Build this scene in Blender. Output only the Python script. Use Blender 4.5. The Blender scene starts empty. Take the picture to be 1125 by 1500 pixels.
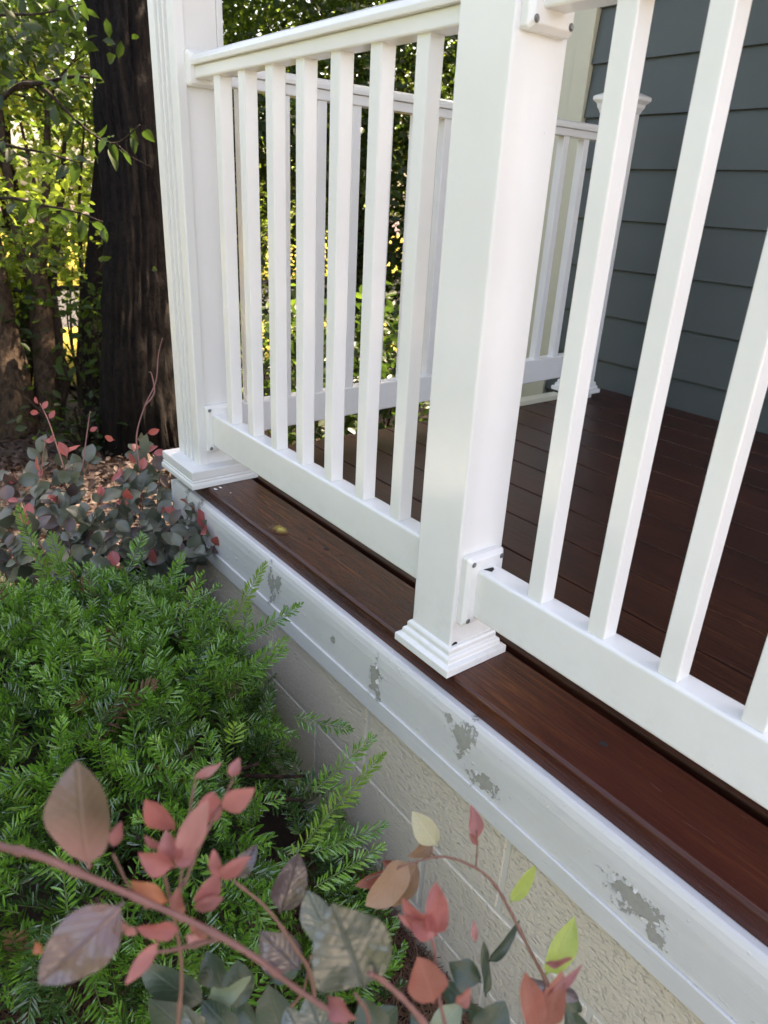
import bpy, bmesh, math, random
import numpy as np
from mathutils import Vector, Matrix, noise

random.seed(7)
rng = np.random.default_rng(11)
SC = bpy.context.scene
COL = SC.collection
R = math.radians

# ------------------------------------------------------------------ camera, light, exposure
CX, CY, CZ = 1.6933, -0.8131, 0.7893
HD, PT, RL, FPX = 2.4694, -0.4193, 0.0538, 1042.42
fw = Vector((math.cos(HD) * math.cos(PT), math.sin(HD) * math.cos(PT), math.sin(PT)))
rt0 = Vector((math.sin(HD), -math.cos(HD), 0))
up0 = rt0.cross(fw)
RT = math.cos(RL) * rt0 + math.sin(RL) * up0
UP = -math.sin(RL) * rt0 + math.cos(RL) * up0
CAM = Vector((CX, CY, CZ))


def at(u, v, d):
    """world point seen at photo pixel (u, v), d metres along the viewing axis"""
    return CAM + d * (fw + RT * ((u - 562.5) / FPX) - UP * ((v - 750) / FPX))


cd = bpy.data.cameras.new('camera')
cam = bpy.data.objects.new('camera', cd)
COL.objects.link(cam)
cam.matrix_world = Matrix(((RT.x, UP.x, -fw.x, CX), (RT.y, UP.y, -fw.y, CY), (RT.z, UP.z, -fw.z, CZ), (0, 0, 0, 1)))
cd.sensor_width = 36
cd.lens = FPX * 36 / 1500
cd.clip_start = 0.02
cd.clip_end = 400
cd.dof.use_dof = True
cd.dof.focus_distance = 1.45
cd.dof.aperture_fstop = 7.0
SC.camera = cam

SUN = Vector((-0.06, 0.62, 0.76)).normalized()
w = bpy.data.worlds.new('World')
SC.world = w
w.use_nodes = True
nt = w.node_tree
bg = nt.nodes['Background']
sky = nt.nodes.new('ShaderNodeTexSky')
sky.sky_type = 'NISHITA'
sky.sun_disc = False
sky.sun_elevation = math.asin(SUN.z)
sky.sun_rotation = math.atan2(SUN.x, SUN.y)
sky.air_density = 1.0
sky.dust_density = 4.0
sky.ozone_density = 1.0
nt.links.new(sky.outputs[0], bg.inputs['Color'])
bg.inputs['Strength'].default_value = 0.15
sl = bpy.data.lights.new('sun', 'SUN')
sl.energy = 5.0
sl.angle = R(0.5)
sl.color = (1.0, 0.93, 0.80)
so = bpy.data.objects.new('sun', sl)
COL.objects.link(so)
so.rotation_euler = SUN.to_track_quat('Z', 'Y').to_euler()
so.location = (0, 8, 12)
vs = SC.view_settings
vs.view_transform = 'Standard'
vs.look = 'None'
vs.gamma = 1
vs.exposure = 2.74
vs.use_curve_mapping = False
vs.use_white_balance = True
vs.white_balance_temperature = 8000
vs.white_balance_tint = 20
SC.render.engine = 'CYCLES'


# ------------------------------------------------------------------ helpers: materials
class N:
    def __init__(s, name):
        s.m = bpy.data.materials.new(name)
        s.m.use_nodes = True
        s.t = s.m.node_tree
        s.b = s.t.nodes['Principled BSDF']
        s.out = s.t.nodes['Material Output']

    def new(s, typ, **kw):
        n = s.t.nodes.new(typ)
        for k, v in kw.items():
            if hasattr(n, k) and k not in n.inputs:
                setattr(n, k, v)
            else:
                n.inputs[k.replace('_', ' ')].default_value = v
        return n

    def link(s, a, b):
        s.t.links.new(a, b)

    def coords(s, scale=(1, 1, 1), kind='Object', world=False):
        if world:
            g = s.t.nodes.new('ShaderNodeNewGeometry')
            o = g.outputs['Position']
        else:
            o = s.t.nodes.new('ShaderNodeTexCoord').outputs[kind]
        mp = s.t.nodes.new('ShaderNodeMapping')
        mp.inputs['Scale'].default_value = scale
        s.link(o, mp.inputs['Vector'])
        return mp.outputs[0]

    def noise(s, vec, scale, detail=4, rough=0.55, dist=0):
        n = s.t.nodes.new('ShaderNodeTexNoise')
        n.inputs['Scale'].default_value = scale
        n.inputs['Detail'].default_value = detail
        n.inputs['Roughness'].default_value = rough
        n.inputs['Distortion'].default_value = dist
        if vec is not None:
            s.link(vec, n.inputs['Vector'])
        return n.outputs['Fac']

    def ramp(s, fac, stops):
        n = s.t.nodes.new('ShaderNodeValToRGB')
        el = n.color_ramp.elements
        while len(el) < len(stops):
            el.new(0.5)
        for e, (p, c) in zip(el, stops):
            e.position = p
            e.color = c if len(c) == 4 else (*c, 1)
        s.link(fac, n.inputs['Fac'])
        return n.outputs['Color']

    def mix(s, fac, a, b, mode='MIX'):
        n = s.t.nodes.new('ShaderNodeMix')
        n.data_type = 'RGBA'
        n.blend_type = mode
        for i, v in ((0, fac), (6, a), (7, b)):
            if hasattr(v, 'is_linked'):
                s.link(v, n.inputs[i])
            elif i == 0:
                n.inputs[0].default_value = v
            else:
                n.inputs[i].default_value = (*v, 1)
        return n.outputs[2]

    def math(s, op, a, b=0.0, clamp=False):
        n = s.t.nodes.new('ShaderNodeMath')
        n.operation = op
        n.use_clamp = clamp
        for i, v in ((0, a), (1, b)):
            if hasattr(v, 'is_linked'):
                s.link(v, n.inputs[i])
            else:
                n.inputs[i].default_value = v
        return n.outputs[0]

    def bump(s, h, strength=0.3, dist=0.01):
        n = s.t.nodes.new('ShaderNodeBump')
        n.inputs['Strength'].default_value = strength
        n.inputs['Distance'].default_value = dist
        s.link(h, n.inputs['Height'])
        s.link(n.outputs[0], s.b.inputs['Normal'])
        return n

    def base(s, c):
        if hasattr(c, 'is_linked'):
            s.link(c, s.b.inputs['Base Color'])
        else:
            s.b.inputs['Base Color'].default_value = (*c, 1)

    def rough(s, r):
        if hasattr(r, 'is_linked'):
            s.link(r, s.b.inputs['Roughness'])
        else:
            s.b.inputs['Roughness'].default_value = r


def m_plain(name, c, r=0.5, spec=0.5):
    n = N(name)
    n.base(c)
    n.rough(r)
    n.b.inputs['Specular IOR Level'].default_value = spec
    return n.m


def m_vinyl(name='white_vinyl', c=(0.82, 0.82, 0.80), r=0.17):
    n = N(name)
    v = n.coords(world=True)
    a = n.noise(v, 5, 5, .6)
    sm = n.noise(n.coords((60, 60, 6), world=True), 1.0, 4, .6)
    d = n.noise(v, 210, 2, .5)
    dirt = n.ramp(a, [(0.35, (0, 0, 0)), (0.75, (0.5, 0.5, 0.5))])
    c1 = n.mix(dirt, c, (c[0] * .90, c[1] * .895, c[2] * .86))
    sp = n.ramp(d, [(0.74, (0, 0, 0)), (0.80, (0.35, 0.35, 0.35))])
    zz = n.t.nodes.new('ShaderNodeSeparateXYZ')
    n.link(n.coords(world=True), zz.inputs[0])
    low = n.math('SUBTRACT', 1.0, n.math('MULTIPLY', zz.outputs[2], 5.0), True)
    blot = n.ramp(n.noise(v, 26, 5, .7), [(.48, (0, 0, 0)), (.72, (1, 1, 1))])
    c1 = n.mix(n.math('MULTIPLY', n.math('MULTIPLY', low, blot), .30), c1, (.48, .45, .38))
    n.base(n.mix(sp, c1, (0.45, 0.43, 0.38)))
    n.rough(n.math('ADD', n.math('MULTIPLY', sm, .10), r - .04))
    n.bump(sm, 0.05, 0.004)
    return n.m


def m_painted(name, c, bump=.12):
    n = N(name)
    v = n.coords(world=True)
    a = n.noise(n.coords((4, 4, 2), world=True), 1.5, 4, .6)
    d = n.noise(v, 90, 3, .6)
    n.base(n.mix(n.ramp(d, [(0.70, (0, 0, 0)), (0.78, (.5, .5, .5))]), n.mix(a, c, (c[0] * .90, c[1] * .90, c[2] * .89)), (.5, .5, .47)))
    n.rough(.42)
    n.bump(n.math('ADD', n.math('MULTIPLY', a, .15), d), bump, 0.002)
    return n.m


def m_wood(name, ca, cb, cc, r=0.28, red=None):
    n = N(name)
    oi = n.t.nodes.new('ShaderNodeObjectInfo')
    v = n.coords((1.3, 26, 26), world=True)
    add = n.t.nodes.new('ShaderNodeVectorMath')
    add.operation = 'ADD'
    n.link(v, add.inputs[0])
    n.link(oi.outputs['Random'], add.inputs[1])
    sc = n.t.nodes.new('ShaderNodeVectorMath')
    sc.operation = 'SCALE'
    cb_ = n.t.nodes.new('ShaderNodeCombineXYZ')
    mul = n.math('MULTIPLY', oi.outputs['Random'], 37.0)
    n.link(mul, cb_.inputs[0])
    n.link(mul, cb_.inputs[1])
    n.link(cb_.outputs[0], add.inputs[1])
    g = n.noise(add.outputs[0], 3.0, 6, .65, 1.2)
    f = n.noise(n.coords((6, 150, 150), world=True), 1.5, 4, .7, .6)
    big = n.noise(n.coords((2.2, 6, 6), world=True), 1.0, 3, .5)
    c = n.ramp(g, [(0.30, ca), (0.52, cb), (0.72, cc)])
    c = n.mix(n.ramp(big, [(0.35, (0, 0, 0)), (0.65, (.8, .8, .8))]), c, ca)
    c = n.mix(n.ramp(f, [(0.42, (.55, .55, .55)), (0.56, (0, 0, 0))]), c, (ca[0] * .5, ca[1] * .5, ca[2] * .5))
    if red:
        sx = n.t.nodes.new('ShaderNodeSeparateXYZ')
        n.link(n.coords(world=True), sx.inputs[0])
        c = n.mix(n.ramp(n.math('ADD', n.math('MULTIPLY', sx.outputs[0], .5), n.math('MULTIPLY', n.math('SUBTRACT', big, .5), .5)), [(.40, (0, 0, 0)), (.62, (.72, .72, .72))]), c, red)
    n.base(c)
    n.rough(n.math('ADD', n.math('MULTIPLY', f, .25), r - .1))
    n.b.inputs['Specular IOR Level'].default_value = .42
    n.bump(n.math('ADD', g, f), 0.25, 0.004)
    return n.m


def m_leaf(name, c1, c2, trans, r=0.35, tfac=0.45, veins=False, spec=0.5, foot=None, pucker=.30):
    """leaf: glossy front with some light through it; each object or clump a little different"""
    n = N(name)
    v = n.coords((1, 1, 1), world=True)
    a = n.noise(v, 11 if not veins else 30, 4, .65)
    oi = n.t.nodes.new('ShaderNodeObjectInfo')
    f = n.math('ADD', n.math('MULTIPLY', a, .9), n.math('MULTIPLY', n.math('SUBTRACT', oi.outputs['Random'], .5), .5), True)
    col = n.ramp(f, [(0.28, c1), (0.68, c2)])
    if veins:
        gs0 = n.t.nodes.new('ShaderNodeSeparateXYZ')
        n.link(n.coords(kind='Generated'), gs0.inputs[0])
        off = n.math('ABSOLUTE', n.math('SUBTRACT', gs0.outputs[1], .5))
        mid = n.math('SUBTRACT', 1.0, n.math('MULTIPLY', off, 28.0), True)
        sidev = n.math('SINE', n.math('MULTIPLY', n.math('SUBTRACT', gs0.outputs[0], n.math('MULTIPLY', off, .75)), 50.0))
        sidev = n.math('MULTIPLY', n.math('SUBTRACT', sidev, .80), 5.0, True)
        vein = n.math('MAXIMUM', mid, n.math('MULTIPLY', sidev, .35))
        a2 = n.noise(v, 48, 3, .5)
        n.bump(n.math('SUBTRACT', a2, n.math('MULTIPLY', vein, .4)), pucker, .005)
        col = n.mix(n.math('MULTIPLY', vein, .30), col, (min(c2[0] * 1.5, .7), min(c2[1] * 1.5, .7), min(c2[2] * 1.5, .7)))
        col = n.mix(n.ramp(n.noise(v, 160, 3, .6), [(.60, (0, 0, 0)), (.75, (.3, .3, .3))]), col, (c2[0] * .55, c2[1] * .55, c2[2] * .55))
    if foot:
        gs = n.t.nodes.new('ShaderNodeSeparateXYZ')
        n.link(n.coords(kind='Generated'), gs.inputs[0])
        gf = n.math('ADD', gs.outputs[0], n.math('MULTIPLY', n.math('SUBTRACT', a, .5), .25))
        col = n.mix(n.ramp(gf, [(.22, (1, 1, 1)), (.55, (0, 0, 0))]), col, foot)
    n.base(col)
    n.rough(r)
    n.b.inputs['Specular IOR Level'].default_value = spec
    tr = n.t.nodes.new('ShaderNodeBsdfTranslucent')
    tr.inputs['Color'].default_value = (*trans, 1)
    mx = n.t.nodes.new('ShaderNodeMixShader')
    mx.inputs[0].default_value = tfac
    n.link(n.b.outputs[0], mx.inputs[1])
    n.link(tr.outputs[0], mx.inputs[2])
    n.link(mx.outputs[0], n.out.inputs['Surface'])
    return n.m


def m_bark(name, ca, cb, scale=(40, 40, 7)):
    n = N(name)
    v = n.coords(scale, world=True)
    a = n.noise(v, 1.0, 6, .65, .8)
    b = n.noise(n.coords(world=True), 60, 4, .6)
    n.base(n.mix(n.ramp(a, [(.35, (0, 0, 0)), (.65, (1, 1, 1))]), ca, cb))
    n.rough(.9)
    n.b.inputs['Specular IOR Level'].default_value = .2
    n.bump(n.math('ADD', a, n.math('MULTIPLY', b, .4)), .9, .02)
    return n.m


VINYL = m_vinyl()
PAINT = m_painted('white_painted_wood', (0.76, 0.76, 0.74))
SMOOTH = m_plain('smooth_white_paint', (0.77, 0.77, 0.745), .35)
CREAM = m_painted('cream_paint', (0.60, 0.58, 0.45))
BORDERWOOD = m_wood('border_board_stain', (0.040, 0.010, 0.006), (0.122, 0.032, 0.012), (0.23, 0.088, 0.026), .20, (0.064, 0.0135, 0.009))
DECKWOOD = m_wood('deck_board_stain', (0.034, 0.010, 0.006), (0.070, 0.019, 0.010), (0.115, 0.037, 0.017), .34)
DARK = m_plain('dark_recess', (0.01, 0.01, 0.01), .8)
RECESS = m_plain('grey_recess', (.16, .16, .155), .6)
SCREW = m_plain('grey_screw', (0.25, 0.25, 0.25), .35)
SCREW.node_tree.nodes['Principled BSDF'].inputs['Metallic'].default_value = .9


def m_siding():
    n = N('grey_siding')
    g = n.noise(n.coords((3, 40, 60), world=True), 2.0, 5, .65, .5)
    b = n.noise(n.coords(world=True), 3, 3, .5)
    n.base(n.mix(b, (0.064, 0.080, 0.079), (0.080, 0.097, 0.094)))
    n.rough(.55)
    n.bump(g, .12, .004)
    return n.m


SIDING = m_siding()


def m_skirt():
    """greyish white gloss paint, brushed, flaked off in a few spots to the grey primer"""
    n = N('peeling_white_paint')
    g = n.t.nodes.new('ShaderNodeNewGeometry').outputs['Position']
    sep = n.t.nodes.new('ShaderNodeSeparateXYZ')
    n.link(g, sep.inputs[0])
    wob = n.noise(n.coords(world=True), 30, 5, .58)
    w2 = n.noise(n.coords((1, 1, 1), world=True), 120, 3, .6)
    dd = None
    spots = [(0.757, -.118, .020, .045), (0.770, -.150, .011, .016), (1.019, -.086, .024, .042), (1.078, -.137, .036, .020), (1.375, -.112, .050, .026), (1.42, -.142, .018, .014),
             (0.325, -.110, .018, .050), (0.362, -.085, .022, .024), (0.40, -.142, .022, .016), (-.10, -.10, .02, .06), (-.19, -.09, .014, .06), (0.975, -.068, .012, .009), (.60, -.112, .010, .012)]
    for (x, z, rx, rz) in spots:
        a = n.math('DIVIDE', n.math('SUBTRACT', sep.outputs[0], x), rx)
        b = n.math('DIVIDE', n.math('SUBTRACT', sep.outputs[2], z), rz)
        d = n.math('SUBTRACT', 1.0, n.math('SQRT', n.math('ADD', n.math('MULTIPLY', a, a), n.math('MULTIPLY', b, b))))
        d = n.math('MULTIPLY', d, 0.55)
        dd = d if dd is None else n.math('MAXIMUM', dd, d)
    f = n.math('ADD', dd, n.math('MULTIPLY', n.math('SUBTRACT', wob, .5), 1.7))
    f = n.math('ADD', f, n.math('MULTIPLY', n.math('SUBTRACT', w2, .5), .55))
    f = n.math('MULTIPLY', f, n.math('GREATER_THAN', dd, -.30))
    mask = n.ramp(f, [(0.10, (0, 0, 0)), (0.115, (1, 1, 1))])
    rim = n.ramp(f, [(0.03, (0, 0, 0)), (0.10, (1, 1, 1))])
    stroke = n.noise(n.coords((3, 60, 70), world=True), 1.4, 5, .65)
    big = n.noise(n.coords(world=True), 6, 4, .6)
    bl = n.noise(n.coords((1, 1, 1.4), world=True), 55, 2, .5)
    blister = n.ramp(bl, [(.66, (0, 0, 0)), (.76, (1, 1, 1))])
    paint = n.mix(n.math('MULTIPLY', big, .8), (0.70, 0.69, 0.67), (0.52, 0.52, 0.515))
    lift = n.math('SUBTRACT', rim, mask, True)
    paint = n.mix(n.math('MULTIPLY', lift, .7), paint, (.82, .82, .80))  # highlight along the lifted paint edges, put into the colour
    paint = n.mix(n.ramp(stroke, [(.55, (0, 0, 0)), (.75, (.4, .4, .4))]), paint, (0.78, 0.78, 0.77))
    n.base(n.mix(mask, paint, n.mix(w2, (0.40, 0.39, 0.35), (0.27, 0.265, 0.235))))
    n.rough(n.math('ADD', .34, n.math('MULTIPLY', mask, .4)))
    h = n.math('ADD', n.math('MULTIPLY', stroke, .22), n.math('MULTIPLY', blister, .35))
    h = n.math('ADD', h, n.math('MULTIPLY', rim, .5))
    h = n.math('SUBTRACT', h, n.math('MULTIPLY', mask, 2.4))
    n.bump(h, .75, .004)
    return n.m


SKIRT = m_skirt()

FLAKE = m_plain('loose_paint', (.66, .66, .64), .4)


def m_block():
    n = N('painted_block')
    v = n.coords(world=True)
    a = n.noise(v, 85, 4, .6)
    b = n.noise(v, 5, 4, .6)
    c = n.noise(n.coords((50, 50, 80), world=True), 1.6, 3, .6)
    pit = n.ramp(c, [(.30, (1, 1, 1)), (.48, (0, 0, 0))])
    col = n.mix(b, (0.63, 0.545, 0.43), (0.71, 0.63, 0.52))
    n.base(n.mix(n.math('MULTIPLY', pit, .10), col, (0.40, 0.35, 0.28)))
    n.rough(.42)
    n.bump(n.math('SUBTRACT', n.math('MULTIPLY', a, .55), n.math('MULTIPLY', pit, .7)), .65, .007)
    return n.m


BLOCK = m_block()
MORTAR = m_painted('painted_mortar', (0.68, 0.63, 0.55))


# ------------------------------------------------------------------ helpers: objects
def tag(o, label=None, cat=None, group=None, kind=None):
    for k, v in (('label', label), ('category', cat), ('group', group), ('kind', kind)):
        if v:
            o[k] = v
    return o


def thing(name, label, cat, loc=(0, 0, 0), group=None):
    o = bpy.data.objects.new(name, None)
    o.empty_display_size = .1
    COL.objects.link(o)
    o.location = loc
    return tag(o, label, cat, group)


def wloc(o):
    v = Vector((0, 0, 0))
    while o is not None:
        v = v + o.location
        o = o.parent
    return v


def put(name, me, m, parent=None, loc=None):
    """link one mesh object; loc is its world position (None: mesh is in world coordinates)"""
    o = bpy.data.objects.new(name, me)
    COL.objects.link(o)
    if m is not None and len(me.materials) == 0:
        me.materials.append(m)
    l = Vector(loc) if loc is not None else Vector((0, 0, 0))
    if parent is not None:
        o.parent = parent
        o.location = l - wloc(parent)
    else:
        o.location = l
    return o


class MB:
    def __init__(s):
        s.v = []
        s.f = []

    def add(s, vs_, fs):
        k = len(s.v)
        s.v += [tuple(p) for p in vs_]
        s.f += [tuple(i + k for i in f) for f in fs]

    def box(s, x0, x1, y0, y1, z0, z1):
        s.add([(x0, y0, z0), (x1, y0, z0), (x1, y1, z0), (x0, y1, z0), (x0, y0, z1), (x1, y0, z1), (x1, y1, z1), (x0, y1, z1)],
              [(0, 3, 2, 1), (4, 5, 6, 7), (0, 1, 5, 4), (1, 2, 6, 5), (2, 3, 7, 6), (3, 0, 4, 7)])

    def bar(s, x0, x1, prof, axis='x'):
        """prism: profile [(a, z)] anticlockwise swept along axis"""
        n = len(prof)
        P = []
        for x in (x0, x1):
            for (a, z) in prof:
                P.append((x, a, z) if axis == 'x' else ((a, x, z) if axis == 'y' else (a, z, x)))
        F = [(i, (i + 1) % n, n + (i + 1) % n, n + i) for i in range(n)]
        F += [tuple(range(n))[::-1], tuple(range(n, 2 * n))]
        s.add(P, F)

    def ring(s, cx, cy, hx, hy, prof):
        """mitred square moulding: prof [(outset, z)] from bottom to top"""
        P = []
        for (o, z) in prof:
            P += [(cx - hx - o, cy - hy - o, z), (cx + hx + o, cy - hy - o, z), (cx + hx + o, cy + hy + o, z), (cx - hx - o, cy + hy + o, z)]
        F = [(0, 3, 2, 1)]
        m_ = len(prof)
        for i in range(m_ - 1):
            for k in range(4):
                F.append((4 * i + k, 4 * i + (k + 1) % 4, 4 * i + 4 + (k + 1) % 4, 4 * i + 4 + k))
        F.append(tuple(4 * (m_ - 1) + k for k in range(4)))
        s.add(P, F)

    def tube(s, pts, rad, sides=8, cap=True, rn=None):
        pts = [Vector(p) for p in pts]
        prev = None
        k0 = len(s.v)
        for i, p in enumerate(pts):
            t = (pts[min(i + 1, len(pts) - 1)] - pts[max(i - 1, 0)]).normalized()
            a = Vector((0, 0, 1)) if abs(t.z) < .9 else Vector((1, 0, 0))
            if prev is not None:
                a = prev
            u = (a - t * a.dot(t)).normalized()
            prev = u
            q = t.cross(u)
            r = rad[i] if hasattr(rad, '__len__') else rad
            for j in range(sides):
                th = 2 * math.pi * j / sides
                rr = r if rn is None else r * rn(i, j, th, p)
                s.v.append(tuple(p + (u * math.cos(th) + q * math.sin(th)) * rr))
        n = len(pts)
        for i in range(n - 1):
            for j in range(sides):
                a = k0 + i * sides + j
                b = k0 + i * sides + (j + 1) % sides
                s.f.append((a, b, b + sides, a + sides))
        if cap:
            s.f.append(tuple(range(k0, k0 + sides))[::-1])
            s.f.append(tuple(range(k0 + (n - 1) * sides, k0 + n * sides)))

    def mesh(s, name, bevel=0, seg=2, smooth=False, fix=True):
        me = bpy.data.meshes.new(name)
        me.from_pydata(s.v, [], s.f)
        me.update()
        if bevel or fix:
            bm = bmesh.new()
            bm.from_mesh(me)
            bmesh.ops.recalc_face_normals(bm, faces=bm.faces)
            if bevel:
                es = [e for e in bm.edges if len(e.link_faces) == 2 and e.calc_face_angle(0) > R(25)]
                bmesh.ops.bevel(bm, geom=es, offset=bevel, segments=seg, profile=.5, affect='EDGES', clamp_overlap=True)
            bm.to_mesh(me)
            bm.free()
        if smooth:
            me.shade_smooth()
        return me


def boxmesh(name, sx, sy, sz, bevel=.002, seg=2, origin='c'):
    m_ = MB()
    z0 = 0 if origin == 'b' else -sz / 2
    m_.box(-sx / 2, sx / 2, -sy / 2, sy / 2, z0, z0 + sz)
    return m_.mesh(name, bevel, seg)


def smoothpath(ctrl, n=8):
    """Catmull-Rom through control points"""
    c = [Vector(p) for p in ctrl]
    c = [c[0] * 2 - c[1]] + c + [c[-1] * 2 - c[-2]]
    out = []
    for i in range(1, len(c) - 2):
        for k in range(n):
            t = k / n
            a, b, d, e = c[i - 1], c[i], c[i + 1], c[i + 2]
            out.append(.5 * ((2 * b) + (d - a) * t + (2 * a - 5 * b + 4 * d - e) * t * t + (3 * b - a - 3 * d + e) * t ** 3))
    out.append(c[-2])
    return out


# ------------------------------------------------------------------ ground, lawn, road
def gz(x, y):
    if x > -.6:
        z = -.72
    elif x > -4.7:
        z = -.72 - .38 * (-.6 - x) / 4.1
    elif x > -8:
        z = -1.10 - .12 * (-4.7 - x) / 3.3
    else:
        z = -1.22
    return z


def sheet(name, x0, x1, y0, y1, nx, ny, m, dz=0, amp=.015, kind='structure', xs=None):
    V, F = [], []
    for i in range(nx + 1):
        for j in range(ny + 1):
            x = x0 + (x1 - x0) * i / nx
            y = y0 + (y1 - y0) * j / ny
            z = gz(x, y) + dz + amp * noise.noise((x * 2.1, y * 2.1, 0)) if amp else gz(x, y) + dz
            V.append((x, y, z))
    for i in range(nx):
        for j in range(ny):
            a = i * (ny + 1) + j
            F.append((a, a + ny + 1, a + ny + 2, a + 1))
    me = bpy.data.meshes.new(name)
    me.from_pydata(V, [], F)
    me.shade_smooth()
    o = put(name, me, m)
    o['kind'] = kind
    return o


def m_mulch():
    n = N('mulch_soil')
    v = n.coords(world=True)
    a = n.noise(v, 45, 6, .7, .5)
    b = n.noise(v, 4, 4, .6)
    c = n.ramp(a, [(.30, (.010, .007, .005)), (.5, (.032, .018, .012)), (.72, (.08, .042, .028))])
    n.base(n.mix(b, c, (.05, .028, .02)))
    n.rough(.95)
    n.bump(a, .9, .02)
    return n.m


def m_lawn():
    n = N('sunlit_lawn')
    v = n.coords(world=True)
    a = n.noise(v, 18, 6, .7)
    b = n.noise(v, 1.2, 4, .6)
    c = n.ramp(a, [(.3, (.10, .10, .02)), (.6, (.24, .21, .05))])
    n.base(n.mix(b, c, (.28, .21, .05)))
    n.b.inputs['Specular IOR Level'].default_value = 0
    n.rough(1)
    n.bump(a, .6, .03)
    return n.m


GROUND = m_mulch()
# the ground is one sheet to the horizon: fine near the porch, with the coarse rest in the same mesh
V, F = [], []
gx = [-120, -70, -40, -25, -16, -12, -9] + [-7.5 + .25 * i for i in range(43)] + [3.5, 4, 5, 7, 10, 20, 60, 120]
gy = [-120, -60, -25, -12, -7, -5] + [-4 + .25 * i for i in range(45)] + [8, 9, 11, 14, 20, 30, 60, 120]
for x in gx:
    for y in gy:
        V.append((x, y, gz(x, y) + .03 * noise.noise((x * 2.1, y * 2.1, 0))))
for i in range(len(gx) - 1):
    for j in range(len(gy) - 1):
        a = i * len(gy) + j
        F.append((a, a + len(gy), a + len(gy) + 1, a + 1))
me = bpy.data.meshes.new('ground')
me.from_pydata(V, [], F)
me.shade_smooth()
g = put('ground', me, GROUND)
g['kind'] = 'structure'
LAWN = m_lawn()
sheet('lawn', -9.2, -5.6, -12, 16, 20, 60, LAWN, .06, .02)
ROADM = N('road_asphalt')
ROADM.base(ROADM.mix(ROADM.noise(ROADM.coords(world=True), 30, 4, .6), (.045, .045, .045), (.07, .07, .068)))
ROADM.rough(1)
ROADM.b.inputs['Specular IOR Level'].default_value = 0
sheet('road', -13.2, -9.2, -40, 40, 8, 20, ROADM.m, .05, 0)
sheet('verge', -30, -13.2, -40, 40, 8, 20, LAWN, .08, 0)

FLAWN = N('front_lawn_grass')
fa_ = FLAWN.noise(FLAWN.coords(world=True), 25, 6, .7)
FLAWN.base(FLAWN.ramp(fa_, [(.3, (.05, .075, .015)), (.65, (.10, .125, .028))]))
FLAWN.rough(.95)
FLAWN.bump(fa_, .6, .03)
BOUNCE = N('bounce_concrete')
BOUNCE.base(BOUNCE.mix(BOUNCE.noise(BOUNCE.coords(world=True), 8, 5, .6), (.22, .215, .20), (.29, .285, .27)))
BOUNCE.rough(.9)
BOUNCE2 = N('pale_bounce_concrete')
BOUNCE2.base(BOUNCE2.mix(BOUNCE2.noise(BOUNCE2.coords(world=True), 8, 5, .6), (.40, .39, .36), (.50, .49, .46)))
BOUNCE2.rough(.9)
sheet('bounce_slab', 3.4, 8.5, -2.2, 12, 10, 20, BOUNCE.m, .04, 0)  # out of view, added to bounce sunlight onto the right-facing sides
sheet('bounce_strip', -5, 3.4, -3.0, -1.55, 12, 6, BOUNCE2.m, .035, 0)  # unseen pale ground added to throw light up at the lower railing
sheet('bounce_patch', 1.38, 3.4, -1.55, -.62, 6, 4, BOUNCE2.m, .035, 0)  # bright patch added out of frame for more bounce on the right rail
sheet('front_lawn', -4.5, 9, -11, -3.2, 30, 20, FLAWN.m, .05, .02)

# ------------------------------------------------------------------ house
YW = 2.06
house = thing('house', 'grey clapboard house behind the porch with a cream corner board', 'house', (1.5, YW, -.72))
core = MB()
core.box(-.77, 3.0, YW + .03, YW + 6, -1.0, 3.4)
put('wall', core.mesh('wall', fix=True), SIDING, house)
E_ = .2034
zrow = .1265
k = -2
while zrow + E_ * k < 3.3:
    zb = zrow + E_ * (k - 1)
    b = MB()
    # lap board, bottom edge proud, top tucked under the next one
    b.bar(-.645, 3.02, [(YW + .0, zb), (YW + .016, zb - .001), (YW + .029, zb + E_ + .012), (YW + .0165, zb + E_ + .012)], 'x')
    me = b.mesh('siding_board')
    put('siding_board', me, SIDING, house)
    k += 1
cb = MB()
cb.bar(-.735, -.648, [(YW - .012, -.25), (YW + .03, -.25), (YW + .03, 3.35), (YW - .012, 3.35)], 'x')
put('corner_board', cb.mesh('corner_board', .002), CREAM, house)
cb = MB()
cb.bar(-.80, -.738, [(YW - .004, -.25), (YW + .06, -.25), (YW + .06, 3.35), (YW - .004, 3.35)], 'x')
put('corner_board', cb.mesh('corner_board', .002), CREAM, house)
wt = MB()
wt.bar(-.80, -.30, [(YW - .02, -.50), (YW + .03, -.50), (YW + .03, -.262), (YW - .01, -.252)], 'x')
put('water_table', wt.mesh('water_table', .002), CREAM, house)
rf = MB()
rf.bar(-1.15, 3.4, [(YW - .4, 3.35), (YW + 6.4, 3.35), (YW + 3.0, 5.1)], 'x')
ROOFM = m_plain('roof_shingle', (.06, .06, .06), .9)
put('roof', rf.mesh('roof'), ROOFM, house)
pr_ = MB()
pr_.box(-.80, 2.7, -.42, YW - .06, 2.66, 2.82)
put('porch_roof', pr_.mesh('porch_roof', .004), PAINT, house)

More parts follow.
